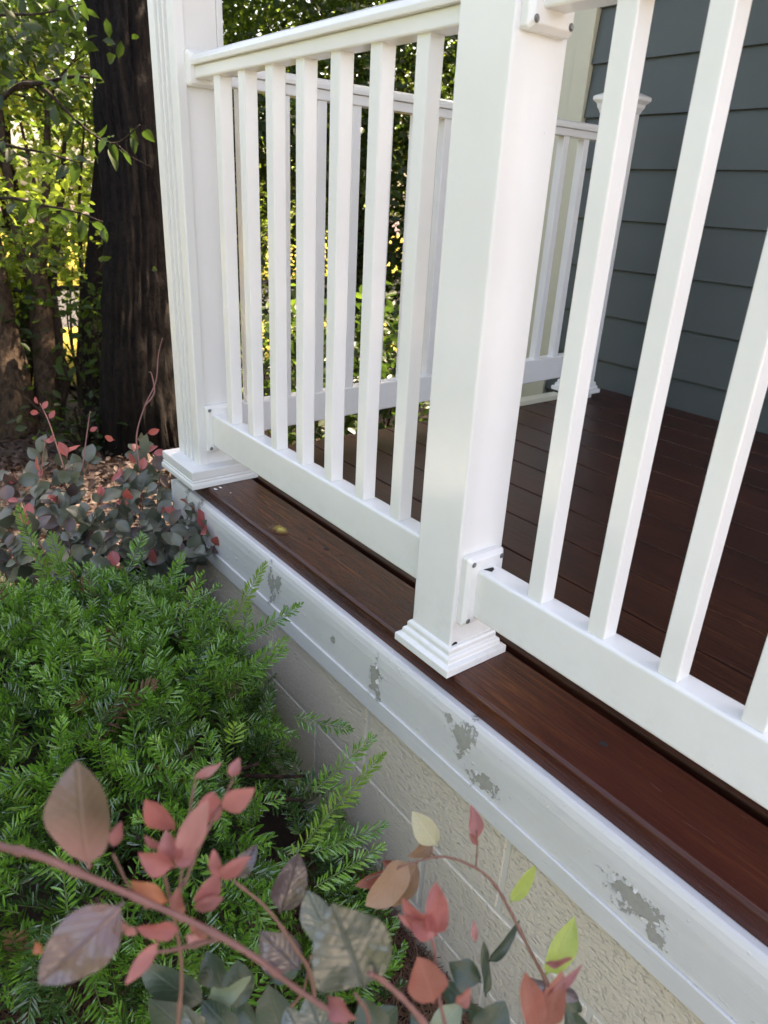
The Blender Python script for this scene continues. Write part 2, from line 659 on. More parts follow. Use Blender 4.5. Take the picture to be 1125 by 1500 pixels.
# ------------------------------------------------------------------ porch deck
deck = thing('porch_deck', 'red brown stained porch deck with a peeling white skirt board along its front', 'deck', (1.5, .8, -.05))
XE = -.305
bb = MB()
bb.bar(XE, 3.0, [(-.046, -.041), (.098, -.041), (.098, -.001), (.094, .000), (-.040, .000), (-.0455, -.006)], 'x')
border = put('border_board', bb.mesh('border_board', .0015), BORDERWOOD, deck)
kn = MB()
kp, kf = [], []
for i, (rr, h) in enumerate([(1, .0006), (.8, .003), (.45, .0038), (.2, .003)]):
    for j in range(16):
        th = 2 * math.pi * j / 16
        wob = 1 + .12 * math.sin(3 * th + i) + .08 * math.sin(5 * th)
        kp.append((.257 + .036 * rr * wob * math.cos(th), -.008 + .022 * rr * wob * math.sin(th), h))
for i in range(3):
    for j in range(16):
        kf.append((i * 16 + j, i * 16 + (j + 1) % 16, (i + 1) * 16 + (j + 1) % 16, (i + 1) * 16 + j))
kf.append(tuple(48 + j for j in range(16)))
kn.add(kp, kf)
KNOT_FLECK = N('knot_sun_fleck')
ks = KNOT_FLECK.new('ShaderNodeSeparateXYZ')
KNOT_FLECK.link(KNOT_FLECK.coords(world=True), ks.inputs[0])
ka = KNOT_FLECK.math('DIVIDE', KNOT_FLECK.math('SUBTRACT', ks.outputs[0], .262), .036)
kb = KNOT_FLECK.math('DIVIDE', KNOT_FLECK.math('SUBTRACT', ks.outputs[1], -.006), .022)
kr = KNOT_FLECK.math('SQRT', KNOT_FLECK.math('ADD', KNOT_FLECK.math('MULTIPLY', ka, ka), KNOT_FLECK.math('MULTIPLY', kb, kb)))
kc = KNOT_FLECK.math('ADD', kr, KNOT_FLECK.math('MULTIPLY', KNOT_FLECK.math('SUBTRACT', KNOT_FLECK.noise(KNOT_FLECK.coords(world=True), 90, 3, .6), .5), .9))
KNOT_FLECK.base(KNOT_FLECK.ramp(kc, [(.12, (.48, .44, .10)), (.42, (.26, .18, .03)), (.70, (.10, .04, .012)), (.95, (.06, .018, .008))]))  # brown knot with a yellow sun fleck painted into its centre
KNOT_FLECK.rough(.12)
KNOT_FLECK.bump(kc, .8, .004)
put('knot', kn.mesh('knot', smooth=True), KNOT_FLECK.m, border)
for (x, y, rr) in [(.41, .036, .006), (.345, .03, .0045), (.455, .05, .0045), (1.22, .04, .006)]:
    q = MB()
    q.add([(x + rr * 1.3 * math.cos(t * .785), y + rr * math.sin(t * .785), .0006) for t in range(8)], [tuple(range(8))])
    put('knot', q.mesh('knot'), DARK, border)
# deck boards behind the groove
ys = [.112]
y = .254
while y < YW - .02:
    ys.append(y)
    y += .168
ys.append(YW - .004)
for a, b_ in zip(ys[:-1], ys[1:]):
    q = MB()
    hz = random.uniform(-.0012, .0012)
    q.bar(XE + random.uniform(0, .012), 3.0, [(a + .003, -.036), (b_ - .003, -.036), (b_ - .003, hz), (a + .003, hz)], 'x')
    put('deck_board', q.mesh('deck_board', .003, 2), DECKWOOD, deck)
j = MB()
j.box(XE + .02, 3.0, -.03, YW - .01, -.2, -.045)
put('joist_frame', j.mesh('joist_frame'), DARK, deck)
sk = MB()
ZS, ZB_ = -.162, -.2045
sk.bar(-.285, 3.0, [(-.069, ZS + .001), (-.0301, ZS + .001), (-.0301, -.0415), (-.056, -.0415), (-.0605, -.0435), (-.0645, -.050), (-.0675, -.062), (-.069, -.080)], 'x')
put('skirt_board', sk.mesh('skirt_board'), SKIRT, deck)
sb = MB()
sb.bar(-.282, 3.0, [(-.0735, ZB_), (-.031, ZB_), (-.031, ZS), (-.0725, ZS), (-.0735, ZS - .0015)], 'x')
put('skirt_trim', sb.mesh('skirt_trim', .0015), SKIRT, deck)
se = MB()
se.box(-.300, -.2855, -.070, .6, -.215, -.0415)
put('end_board', se.mesh('end_board', .002), PAINT, deck)

fl_rnd = random.Random(3)
for (x0, z0, rx, rz, n_) in ((1.375, -.112, .046, .024, 9), (1.019, -.086, .020, .036, 6), (1.078, -.137, .030, .016, 4), (.757, -.118, .016, .038, 6), (.345, -.105, .026, .04, 7)):
    for i in range(n_):
        th = fl_rnd.uniform(0, 6.28)
        x_, z_ = x0 + rx * math.cos(th), z0 + rz * math.sin(th)
        l_ = fl_rnd.uniform(.004, .011)
        a_ = th + math.pi + fl_rnd.uniform(-.7, .7)
        dx, dz = math.cos(a_), math.sin(a_)
        wv = l_ * fl_rnd.uniform(.5, 1.1)
        lift = fl_rnd.uniform(.0012, .0035)
        q = MB()
        P = []
        for t_ in (0, .5, 1):
            ww = wv * (1 - .35 * t_ + fl_rnd.uniform(-.15, .15))
            yy = -.0694 - lift * t_ * t_
            for s_ in (-.5, .5):
                P.append((x_ + dx * l_ * t_ - dz * ww * s_, yy, z_ + dz * l_ * t_ + dx * ww * s_))
        P += [(p[0], p[1] + .0003, p[2]) for p in P]
        q.add(P, [(0, 1, 3, 2), (2, 3, 5, 4), (7, 6, 8, 9), (9, 8, 10, 11), (0, 2, 8, 6), (2, 4, 10, 8), (1, 7, 9, 3), (3, 9, 11, 5), (4, 5, 11, 10)])
        put('paint_flake', q.mesh('paint_flake'), FLAKE, bpy.data.objects['skirt_board'])

# block foundation wall
bw = thing('block_wall', 'beige painted concrete block foundation under the porch skirt', 'wall', (1.5, -.03, -.8))
ZJ = [-.198, -.400, -.613, -.815, -1.02]
mo = MB()
mo.box(-.262, 2.97, -.0600, .10, -1.0, -.206)
put('mortar', mo.mesh('mortar'), MORTAR, bw)
J = .009
for r_ in range(4):
    zt_, zb_ = ZJ[r_], ZJ[r_ + 1]
    off = .731 if r_ % 2 == 0 else .94
    x = off - 3 * .414
    x0s = []
    while x < 3.0:
        x0s.append(x)
        x += .414
    for x0 in x0s:
        xa, xb = max(x0 + J / 2, -.262), min(x0 + .414 - J / 2, 2.97)
        if xb - xa < .03:
            continue
        q = MB()
        q.box(xa, xb, -.0615 - random.uniform(0, .0012), -.02, zb_ + J / 2, (zt_ - J / 2) if r_ else -.2048)
        put('concrete_block', q.mesh('concrete_block', .004, 2), BLOCK, bw)

# ------------------------------------------------------------------ railings
S = .12
W = .0314
ZBOT, ZTOP, ZRB = .205, 1.0142, .1099
YC = W / 2
me_bal = boxmesh('baluster', W, W, ZTOP - ZBOT + .004, .0028, 3, 'b')


def rail_profiles(yc):
    bot = [(yc - .0225, ZRB), (yc + .0225, ZRB), (yc + .0225, ZBOT), (yc - .0225, ZBOT)]
    body = [(yc - .0225, ZTOP), (yc + .0225, ZTOP), (yc + .0225, ZTOP + .026), (yc - .0225, ZTOP + .026)]
    cap = [(yc - .0315, ZTOP + .0262), (yc + .0315, ZTOP + .0262), (yc + .0325, ZTOP + .036), (yc + .027, ZTOP + .046), (yc + .015, ZTOP + .0515), (yc - .015, ZTOP + .0515), (yc - .027, ZTOP + .046), (yc - .0325, ZTOP + .036)]
    return bot, body, cap


def bracket_mesh(name, hw, z0, z1, t, sx):
    """flanged rail bracket on a post face at x=0 growing to +x (sx=1) or -x (sx=-1): chamfered plate with cut corners"""
    q = MB()
    c = .010
    prof = lambda h, zz0, zz1, cc: [(-h + cc, zz0), (h - cc, zz0), (h, zz0 + cc), (h, zz1 - cc), (h - cc, zz1), (-h + cc, zz1), (-h, zz1 - cc), (-h, zz0 + cc)]
    A = [(0, y_, z_) for (y_, z_) in prof(hw, z0, z1, .004)]
    B = [(sx * t * .62, y_, z_) for (y_, z_) in prof(hw, z0, z1, .004)]
    Cc = [(sx * t, y_, z_) for (y_, z_) in prof(hw - .007, z0 + .007, z1 - .007, .004)]
    F = []
    for i in range(2):
        for k in range(8):
            F.append((8 * i + k, 8 * i + (k + 1) % 8, 8 * i + 8 + (k + 1) % 8, 8 * i + 8 + k))
    F += [tuple(range(8)), tuple(range(16, 24))]
    q.add(A + B + Cc, F)
    return q.mesh(name, .0012, 2)


def disc(name, r, h=.0015):
    q = MB()
    n = 14
    P = [(0, r * math.cos(2 * math.pi * i / n), r * math.sin(2 * math.pi * i / n)) for i in range(n)]
    P += [(h, y_ * .8, z_ * .8) for (_, y_, z_) in P]
    q.add(P, [tuple(range(n)), tuple(range(n, 2 * n))] + [(i, (i + 1) % n, n + (i + 1) % n, n + i) for i in range(n)])
    return q.mesh(name)


me_hole = disc('screw_recess', .0050, .0007)
me_scr = disc('screw', .0036, .0016)


def bracket(parent, x, sx, z0, z1, yc, hw=.040, t=.019, screws=True):
    o = put('bracket', bracket_mesh('bracket', hw, z0, z1, t, sx), VINYL, parent, (x, yc, 0))
    if screws:
        for yy in (-hw + .0105, hw - .0105):
            for zz in (z0 + .0115, z1 - .0125):
                h = put('screw_recess', me_hole, RECESS, o, (x + sx * (t + .0001), yc + yy, zz))
                s_ = put('screw', me_scr, SCREW, o, (x + sx * (t + .0006), yc + yy, zz))
                if sx < 0:
                    h.scale = s_.scale = (-1, 1, 1)
    return o


XC1 = -.1318   # fluted column face
XP0, XP1 = .8233, .9304   # middle post faces

rl = thing('porch_railing', 'white vinyl railing panel of seven balusters between the fluted column and the middle post', 'railing', (.36, YC, .11), 'white vinyl railing panels')
bot, body, cap = rail_profiles(YC)


def rails(parent, x0, x1, bot, body, cap, axis='x'):
    for nm, pf, bv in (('bottom_rail', bot, .0055), ('top_rail', body, .0035), ('rail_cap', cap, .0015)):
        q = MB()
        q.bar(x0, x1, pf, axis)
        put(nm, q.mesh(nm, bv, 3), VINYL, parent)


rails(rl, XC1 + .004, XP0 - .004, bot, body, cap)
for i in range(7):
    put('baluster', me_bal, VINYL, rl, (i * S - W / 2, YC, ZBOT - .001))
bracket(rl, XC1, 1, .094, .229, YC)
bracket(rl, XC1, 1, .998, 1.072, YC, screws=False)
bracket(rl, XP0, -1, .094, .229, YC, t=.016, screws=False)
bracket(rl, XP0, -1, .998, 1.072, YC, t=.016, screws=False)

rr = thing('porch_railing', 'white vinyl railing panel running right from the middle post out of the picture', 'railing', (1.8, YC, .11), 'white vinyl railing panels')
rails(rr, XP1 + .004, 2.8, bot, body, cap)
for i in range(15):
    put('baluster', me_bal, VINYL, rr, (1.0863 + i * S - W / 2, YC, ZBOT - .001))
bracket(rr, XP1, 1, .094, .231, YC, hw=.044)
bracket(rr, XP1, 1, .990, 1.072, YC, hw=.044)
nk = MB()
nk.add([(.952, .003, ZBOT + .0006), (.966, .010, ZBOT + .0006), (.962, .020, ZBOT + .0006), (.955, .024, ZBOT + .0006)], [(0, 1, 2, 3)])
put('chip', nk.mesh('chip'), DARK, rr)

# side railing from the column back to the capped post
sr = thing('porch_railing', 'white vinyl side railing from the fluted column back to the short capped post', 'railing', (-.2, 1.0, .11), 'white vinyl railing panels')


def xside(y_):
    return -.172 - .038 * (y_ - .1)


YS0, YS1 = .0, 1.745
for nm, pf, bv in (('bottom_rail', bot, .0055), ('top_rail', body, .0035), ('rail_cap', cap, .0015)):
    q = MB()
    n = len(pf)
    P = []
    for y_ in (.07, YS1):
        P += [(xside(y_) - .0225 + (a - YC), y_, z) for (a, z) in pf]
    q.add(P, [(i, (i + 1) % n, n + (i + 1) % n, n + i) for i in range(n)] + [tuple(range(n))[::-1], tuple(range(n, 2 * n))])
    put(nm, q.mesh(nm, bv, 3), VINYL, sr)
for i in range(13):
    y_ = .155 + i * S
    if y_ < YS1 - .04:
        put('baluster', me_bal, VINYL, sr, (xside(y_) - .0225, y_ + .0, ZBOT - .001))
for (z0, z1) in ((.094, .229), (.998, 1.072)):
    b_ = put('bracket', bracket_mesh('bracket', .040, z0, z1, .018, -1), VINYL, sr, (xside(YS1) - .0225, YS1, 0))
    b_.rotation_euler = (0, 0, R(90))

# posts
TRIM = [(.0005, .048), (.004, .047), (.0065, .043), (.0065, .034), (.0115, .031), (.013, .028), (.013, .020), (.0215, .0165), (.0225, .0155), (.0225, .0005)][::-1]
pt_ = thing('porch_post', 'smooth square white vinyl post in the middle of the railing', 'post', (.877, YC, 0))
q = MB()
q.box(XP0, XP1, YC - .0535, YC + .0535, .004, 2.655)
put('post_sleeve', q.mesh('post_sleeve', .004, 3), VINYL, pt_)
q = MB()
q.ring(.877, YC, .0535, .0535, TRIM)
put('base_trim', q.mesh('base_trim', .0008, 1), VINYL, pt_)
nk = MB()
nk.add([(XP1 + .0004, -.026 + .007 * math.cos(t * .45), .0486 + .006 * math.sin(t * .45)) for t in range(8)], [tuple(range(8))])
put('gap', nk.mesh('gap'), DARK, pt_)

cp = thing('capped_post', 'short white post with a flared cap at the back corner by the house wall', 'post', (-.262, 1.80, 0))
PX, PY = -.262, 1.80
q = MB()
q.box(PX - .0535, PX + .0535, PY - .0535, PY + .0535, .002, 1.14)
put('post_sleeve', q.mesh('post_sleeve', .004, 2), VINYL, cp)
q = MB()
q.ring(PX, PY, .0535, .0535, [(o, z + .028) for (o, z) in TRIM])
bt_ = put('base_trim', q.mesh('base_trim', .0008, 1), VINYL, cp)
q = MB()
q.ring(PX, PY, .0535, .0535, [(.001, 1.118), (.004, 1.128), (.010, 1.138), (.012, 1.150), (.020, 1.158), (.024, 1.162), (.024, 1.174), (.018, 1.178), (-.045, 1.205)])
put('post_cap', q.mesh('post_cap', .001, 1), VINYL, cp)
ps = thing('pale_board', 'pale painted board lying on the deck edge under the side railing', 'board', (-.29, 1.5, 0))
q = MB()
q.box(-.315, -.262, 1.18, 1.72, .001, .021)
put('plank', q.mesh('plank', .002), CREAM, ps)

# fluted corner column: front and back boards proud of an inset side panel
fc = thing('fluted_column', 'square white column with a fluted front face at the left end of the railing', 'column', (-.2, YC, 0))
XL, XR, YF, YB = -.274, XC1, -.0456, .077
prof = []
nfl = 3
x = XL
prof.append((XL, YF + .02))
prof.append((XL, YF))
fl0, fl1 = XL + .036, XR - .024
pw = (fl1 - fl0) / nfl
for i in range(nfl):
    xa = fl0 + i * pw
    prof += [(xa + .0002, YF), (xa + .0010, YF + .011), (xa + pw - .0100, YF + .011), (xa + pw - .0085, YF)]
prof += [(XR + .001, YF), (XR + .004, YF + .003), (XR + .004, YF + .024)]
prof_back = [(XR + .004, YF + .024), (XL, YF + .024)]
q = MB()
q.bar(.004, 2.655, prof + prof_back[1:], 'z')
put('fluted_board', q.mesh('fluted_board'), SMOOTH, fc)
q = MB()
q.box(XL + .003, XR, YF + .0245, YB - .016, .004, 2.655)
put('side_panel', q.mesh('side_panel', .001), PAINT, fc)
q = MB()
q.box(XL, XR + .0035, YB - .0155, YB, .004, 2.655)
put('back_board', q.mesh('back_board', .002), PAINT, fc)
CTR = [(.0005, .0545), (.036, .052), (.0385, .050), (.0385, .0285), (.036, .027), (.036, .024), (.0395, .022), (.0395, .019), (.038, .0175), (.0405, .0155), (.0425, .012), (.0425, .0005)][::-1]
q = MB()
q.ring((XL + XR) / 2, (YF + YB) / 2, (XR - XL) / 2, (YB - YF) / 2, CTR)
put('base_trim', q.mesh('base_trim', .0006, 1), PAINT, fc)
for (x_, y_, rr_) in [(-.066, -.029, .006), (-.02, -.005, .0028), (-.07, -.012, .005)]:
    q = MB()
    q.add([(x_ + rr_ * 1.4 * math.cos(t), y_ + rr_ * .7 * math.sin(t) * (1 + .3 * math.sin(2 * t)), .0012) for t in [i * .9 for i in range(7)]], [tuple(range(7))])
    o = put('paint_chip', q.mesh('paint_chip'), PAINT, border)


# ------------------------------------------------------------------ foliage helpers
def leafmesh(name, L, Wd, fold=.25, curl=.15, n=6, blunt=.75, stalk=.12, wave=0, seed=0):
    """leaf along +x from its stalk, blade in xy, facing +z"""
    V, F = [], []
    cols = 5
    rnd = random.Random(seed)
    ph = rnd.uniform(0, 6)
    for i in range(n + 1):
        t = i / n
        wd = Wd / 2 * max(math.sin(math.pi * t ** blunt), 0) ** .75 if 0 < t < 1 else .0004
        for c in range(cols):
            u = (c / (cols - 1) - .5) * 2
            z = fold * abs(u) * wd - curl * L * t * t + wave * wd * math.sin(6 * t + ph + 2 * u) * abs(u)
            V.append((stalk * L + t * L, u * wd, z))
    for i in range(n):
        for c in range(cols - 1):
            a = i * cols + c
            F.append((a, a + 1, a + cols + 1, a + cols))
    k = len(V)
    r = .0009 + .008 * Wd
    V += [(0, -r, -r), (0, r, -r), (0, 0, r), (stalk * L * 1.3, -r, -r), (stalk * L * 1.3, r, -r), (stalk * L * 1.3, 0, r)]
    F += [(k, k + 1, k + 4, k + 3), (k + 1, k + 2, k + 5, k + 4), (k + 2, k, k + 3, k + 5)]
    me = bpy.data.meshes.new(name)
    me.from_pydata(V, [], F)
    me.shade_smooth()
    return me


def frame(xdir, zdir, pos, sc=1.0):
    x = Vector(xdir).normalized()
    z = Vector(zdir)
    z = (z - x * z.dot(x))
    if z.length < 1e-4:
        z = Vector((0, 0, 1)) - x * x.z
    z.normalize()
    y = z.cross(x)
    M = Matrix(((x.x, y.x, z.x, 0), (x.y, y.y, z.y, 0), (x.z, y.z, z.z, 0), (0, 0, 0, 1)))
    return Matrix.Translation(pos) @ M @ Matrix.Scale(sc, 4)


def place(name, me, parent, M):
    o = bpy.data.objects.new(name, me)
    COL.objects.link(o)
    if parent is not None:
        o.parent = parent
        M = Matrix.Translation(-wloc(parent)) @ M
    o.matrix_local = M
    return o


def rdir(up=0.0):
    while True:
        v = Vector((random.uniform(-1, 1), random.uniform(-1, 1), random.uniform(-1, 1)))
        if .05 < v.length < 1:
            v.normalize()
            return (v + Vector((0, 0, up))).normalized()


def leafcloud(name, pts, size, m, parent, kind=None, droop=.3, seed=0, asp=.55, hexa=True):
    """many single leaves (six-sided, slightly folded) at the given points, one mesh"""
    r = np.random.default_rng(seed)
    n = len(pts)
    d = r.normal(size=(n, 3))
    d[:, 2] = d[:, 2] * .6 - droop
    d /= np.linalg.norm(d, axis=1)[:, None]
    nn = r.normal(size=(n, 3)) * .8
    nn[:, 2] += 1.0
    nn -= d * np.sum(nn * d, axis=1)[:, None]
    nn /= np.linalg.norm(nn, axis=1)[:, None] + 1e-9
    s = np.cross(nn, d)
    L = size * r.uniform(.6, 1.25, n)
    Wd = L * asp * r.uniform(.8, 1.2, n)
    prof = [(0, 0), (.3, .44), (.66, .42), (1, 0), (.66, -.42), (.3, -.44)]
    V = np.zeros((n, 6, 3))
    for k, (a, b) in enumerate(prof):
        V[:, k] = pts + d * (L * a)[:, None] + s * (Wd * b)[:, None] + nn * (Wd * abs(b) * .5)[:, None]
    me = bpy.data.meshes.new(name)
    me.vertices.add(n * 6)
    me.vertices.foreach_set('co', V.reshape(-1))
    # two quads per leaf, folded along the midrib
    idx = np.arange(n)[:, None] * 6 + np.array([[0, 1, 2, 3, 0, 3, 4, 5]])
    me.loops.add(n * 8)
    me.loops.foreach_set('vertex_index', idx.reshape(-1))
    me.polygons.add(n * 2)
    me.polygons.foreach_set('loop_start', np.arange(n * 2) * 4)
    me.polygons.foreach_set('loop_total', np.full(n * 2, 4))
    me.update(calc_edges=True)
    o = put(name, me, m, parent)
    if kind:
        o['kind'] = kind
    return o


def clumps(c, rad, nc, n, spread, seed, hollow=.35):
    r = np.random.default_rng(seed)
    out = []
    k = 0
    while k < nc:
        p = r.uniform(-1, 1, 3)
        q = np.linalg.norm(p)
        if q > 1 or q < hollow:
            continue
        out.append(p * np.array(rad) + np.array(c))
        k += 1
    out = np.array(out)
    w_ = r.uniform(.3, 1.6, nc)
    w_ /= w_.sum()
    ci = r.choice(nc, n, p=w_)
    P = out[ci] + r.normal(size=(n, 3)) * spread * np.array([1, 1, .6])
    return P, out


# leaf materials
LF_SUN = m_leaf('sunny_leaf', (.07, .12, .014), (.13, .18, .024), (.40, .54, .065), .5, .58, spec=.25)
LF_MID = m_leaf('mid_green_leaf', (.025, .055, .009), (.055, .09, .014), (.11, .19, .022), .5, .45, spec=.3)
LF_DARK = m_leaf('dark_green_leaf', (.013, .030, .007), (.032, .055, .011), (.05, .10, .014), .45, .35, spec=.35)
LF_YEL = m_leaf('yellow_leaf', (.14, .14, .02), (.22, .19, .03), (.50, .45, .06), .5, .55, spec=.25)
BARK_BIG = m_bark('dark_furrowed_bark', (.0025, .0018, .0013), (.015, .010, .007), (30, 30, 8))
BARK_BR = m_bark('brown_bark', (.022, .014, .009), (.085, .055, .034), (30, 30, 12))
BARK_THIN = m_bark('thin_dark_bark', (.015, .011, .008), (.05, .034, .024), (60, 60, 20))


def ground_pt(u, v):
    d = 1.0
    while d < 60:
        p = at(u, v, d)
        if p.z < gz(p.x, p.y):
            return p, d
        d += .01
    return p, d


def trunk_mesh(path, rad, sides, amp, freq=7, sub=8, flare=0):
    pts = smoothpath(path, sub)
    n = len(pts)
    ctrl = len(path) - 1
    rr_ = []
    for i in range(n):
        t = i / (n - 1) * ctrl
        a = min(int(t), ctrl - 1)
        f = t - a
        rr_.append(rad[a] * (1 - f) + rad[a + 1] * f)

    def rn(i, j, th, p):
        ridge = 1 - abs(noise.noise((math.cos(th) * freq * .5, math.sin(th) * freq * .5, p.z * 1.7 + 3)))
        fine = noise.noise((math.cos(th) * freq, math.sin(th) * freq, p.z * 4))
        fl = flare * max(0, 1 - i / (n * .25)) ** 2 * (1 + .5 * math.sin(5 * th + 1))
        return 1 + amp * (ridge - .75) * 1.4 + amp * .4 * fine + fl
    q = MB()
    q.tube(pts, rr_, sides, True, rn)
    return q.mesh('trunk', fix=True, smooth=True), pts


def limbs(parent, m, base, targets, r0, seed, name='limb'):
    rnd = random.Random(seed)
    for t in targets:
        a, b = Vector(base), Vector(t)
        mid = (a + b) / 2 + Vector((rnd.uniform(-.2, .2), rnd.uniform(-.2, .2), rnd.uniform(0, .25)))
        q = MB()
        pts = smoothpath([a, mid, b], 5)
        q.tube(pts, [r0 * (1 - .8 * i / (len(pts) - 1)) for i in range(len(pts))], 6)
        put(name, q.mesh(name, smooth=True), m, parent)


# ------------------------------------------------------------------ trees and fence
p0, d0 = ground_pt(209, 655)
big = thing('big_tree', 'large dark tree trunk with furrowed bark right beside the fluted column', 'tree', p0)
tr_path = [p0 - Vector((0, 0, .15)), p0 + Vector((0, 0, .35)), at(196, 330, d0), at(180, 120, d0), at(168, -60, d0), at(150, -420, d0 + .1)]
me, pts = trunk_mesh(tr_path, [.27, .235, .20, .205, .225, .20], 110, .22, 13, 30, .18)
put('trunk', me, BARK_BIG, big)
top = pts[-1]
lt = [top + Vector((random.uniform(-2, 2), random.uniform(-2, 2), random.uniform(.8, 2.2))) for _ in range(6)]
limbs(big, BARK_BIG, top - Vector((0, 0, .2)), lt, .11, 3)
P, cc = clumps(top + Vector((-.4, 1.4, 2.0)), (3.7, 3.5, 1.6), 110, 36000, .36, 5)
leafcloud('crown', P, .14, LF_MID, big, seed=6)


def small_tree(name, label, base_uv, path_uv, rads, m, sides=20, amp=.12, dd=0, forks=(), crown=None, flare=.1, cat='tree', d_force=None):
    if d_force:
        b = at(base_uv[0], base_uv[1], d_force)
        d = d_force
        b.z = gz(b.x, b.y)
    else:
        b, d = ground_pt(*base_uv)
    t = thing(name, label, cat, b)
    path = [b - Vector((0, 0, .12))] + [at(u, v, d + e) for (u, v, e) in path_uv]
    me, pts = trunk_mesh(path, rads, sides, amp, 6, 10, flare)
    put('trunk', me, m, t)
    for fk in forks:
        q = MB()
        pp = smoothpath([at(u, v, d + e) for (u, v, e) in fk[0]], 6)
        q.tube(pp, [fk[1] * (1 - .6 * i / (len(pp) - 1)) for i in range(len(pp))], 8)
        put('limb', q.mesh('limb', smooth=True), m, t)
    if crown:
        c, rad, nc, n, spread, size, lm, sd = crown
        P, cc = clumps(c, rad, nc, n, spread, sd)
        leafcloud('crown', P, size, lm, t, seed=sd)
        for c_ in cc[:: max(1, len(cc) // 7)]:
            limbs(t, m, pts[-1], [c_], rads[-1] * .5, sd)
    return t


small_tree('leaning_tree', 'thick brown trunk leaning in from the left edge in front of the fence', (18, 640), [(12, 560, 0), (-6, 470, 0), (-30, 330, 0), (-70, 120, .1)],
           [.19, .155, .14, .13, .11], BARK_BR, 28, .16, crown=(at(-160, -250, d0), (1.3, 1.3, .8), 24, 2500, .25, .09, LF_MID, 21))
small_tree('forked_tree', 'slim brown tree forking just above the fence rail', (70, 632), [(68, 560, 0), (58, 430, 0), (54, 400, 0), (66, 300, 0), (70, 150, 0)],
           [.10, .085, .078, .07, .035, .02], BARK_BR, 20, .14, forks=[([(52, 425, 0), (36, 385, -.02), (22, 320, -.05), (8, 230, -.1), (-5, 120, -.1)], .055), ([(62, 420, 0), (64, 370, .03), (48, 260, .1), (30, 180, .1)], .03)],
           crown=(at(60, 60, d0 + .1), (.9, .9, .55), 16, 900, .16, .075, LF_MID, 22))
small_tree('crooked_tree', 'dark crooked stem with a swollen burl close behind the slim forked tree', (84, 632), [(86, 600, .1), (92, 555, .1), (84, 530, .1), (84, 480, .1), (76, 420, .1), (86, 330, .15), (95, 200, .2)],
           [.06, .05, .065, .05, .04, .035, .03, .015], BARK_THIN, 16, .25)
small_tree('dark_tree', 'dark ivy covered trunk midway between the forked tree and the large trunk', (136, 618), [(136, 560, .5), (134, 480, .5), (140, 380, .5), (150, 200, .5)],
           [.085, .085, .085, .075, .05], BARK_BIG, 18, .25, d_force=5.3)
small_tree('thin_sapling', 'very thin bare stem just left of the dark ivy trunk', (119, 612), [(116, 550, .6), (118, 480, .6), (120, 410, .6), (116, 300, .6), (124, 180, .6)],
           [.026, .024, .022, .02, .014, .008], BARK_THIN, 8, .1, d_force=5.4, forks=[([(116, 545, .6), (107, 515, .6), (103, 450, .6), (106, 390, .6)], .014)])

# chain link fence
FX = -4.85
fence = thing('chain_link_fence', 'dark chain link fence with a top rail running behind the trunks', 'fence', (FX, 2, gz(FX, 0)))
FMET = m_plain('dark_fence_metal', (.045, .043, .04), .6)
FZ = -.06
q = MB()
q.tube([(FX, -4, FZ), (FX, 8, FZ)], .021, 10)
put('top_rail', q.mesh('top_rail', smooth=True), FMET, fence)
q0 = MB()
q0.tube([(0, 0, 0), (0, 0, 1.16)], .025, 10)
pm = q0.mesh('fence_post')
for y_ in (-3.2, -.6, 2.0, 4.6, 7.2):
    put('fence_post', pm, FMET, fence, (FX + .045, y_, -1.14))
q = MB()
z0, z1 = -1.10, FZ - .02
H = z1 - z0
st = .075
y_ = -4.0 - H
while y_ < 8:
    for sgn in (1, -1):
        a = [y_, z0] if sgn > 0 else [y_ + H, z0]
        b = [y_ + H, z1] if sgn > 0 else [y_, z1]
        q.tube([(FX + .003 * sgn, a[0], a[1]), (FX + .003 * sgn, b[0], b[1])], .0018, 3, False)
    y_ += st
o = put('wire_mesh', q.mesh('wire_mesh', fix=False), FMET, fence)
o['kind'] = 'stuff'


def bg_tree(label, c, rad, nc, n, size, lm, seed, hollow=.2, spread=.3, name='broadleaf_tree', group=None, r0=.09, extra=None):
    b = Vector((c[0], c[1], gz(c[0], c[1])))
    t = thing(name, label, 'tree', b, group)
    me, pts = trunk_mesh([b - Vector((0, 0, .1)), b + Vector((.1, .05, 1)), b + Vector((-.05, .1, max(1.6, (c[2] - b.z) * .9))), Vector((c[0], c[1], c[2] + rad[2] * .5))], [r0 * 1.2, r0, r0 * .8, r0 * .3], 12, .15, 6, 8, .1)
    put('trunk', me, BARK_THIN, t)
    P, cc = clumps(c, rad, nc, n, spread, seed, hollow)
    limbs(t, BARK_THIN, b + Vector((0, .05, max(1.0, (c[2] - b.z) * .55))), [tuple(x) for x in cc[::max(1, nc // 9)]], r0 * .35, seed)
    leafcloud('crown', P, size, lm, t, seed=seed)
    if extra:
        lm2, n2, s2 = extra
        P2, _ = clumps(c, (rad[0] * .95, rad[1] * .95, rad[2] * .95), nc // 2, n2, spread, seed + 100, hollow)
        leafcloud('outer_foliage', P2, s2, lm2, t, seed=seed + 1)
    return t


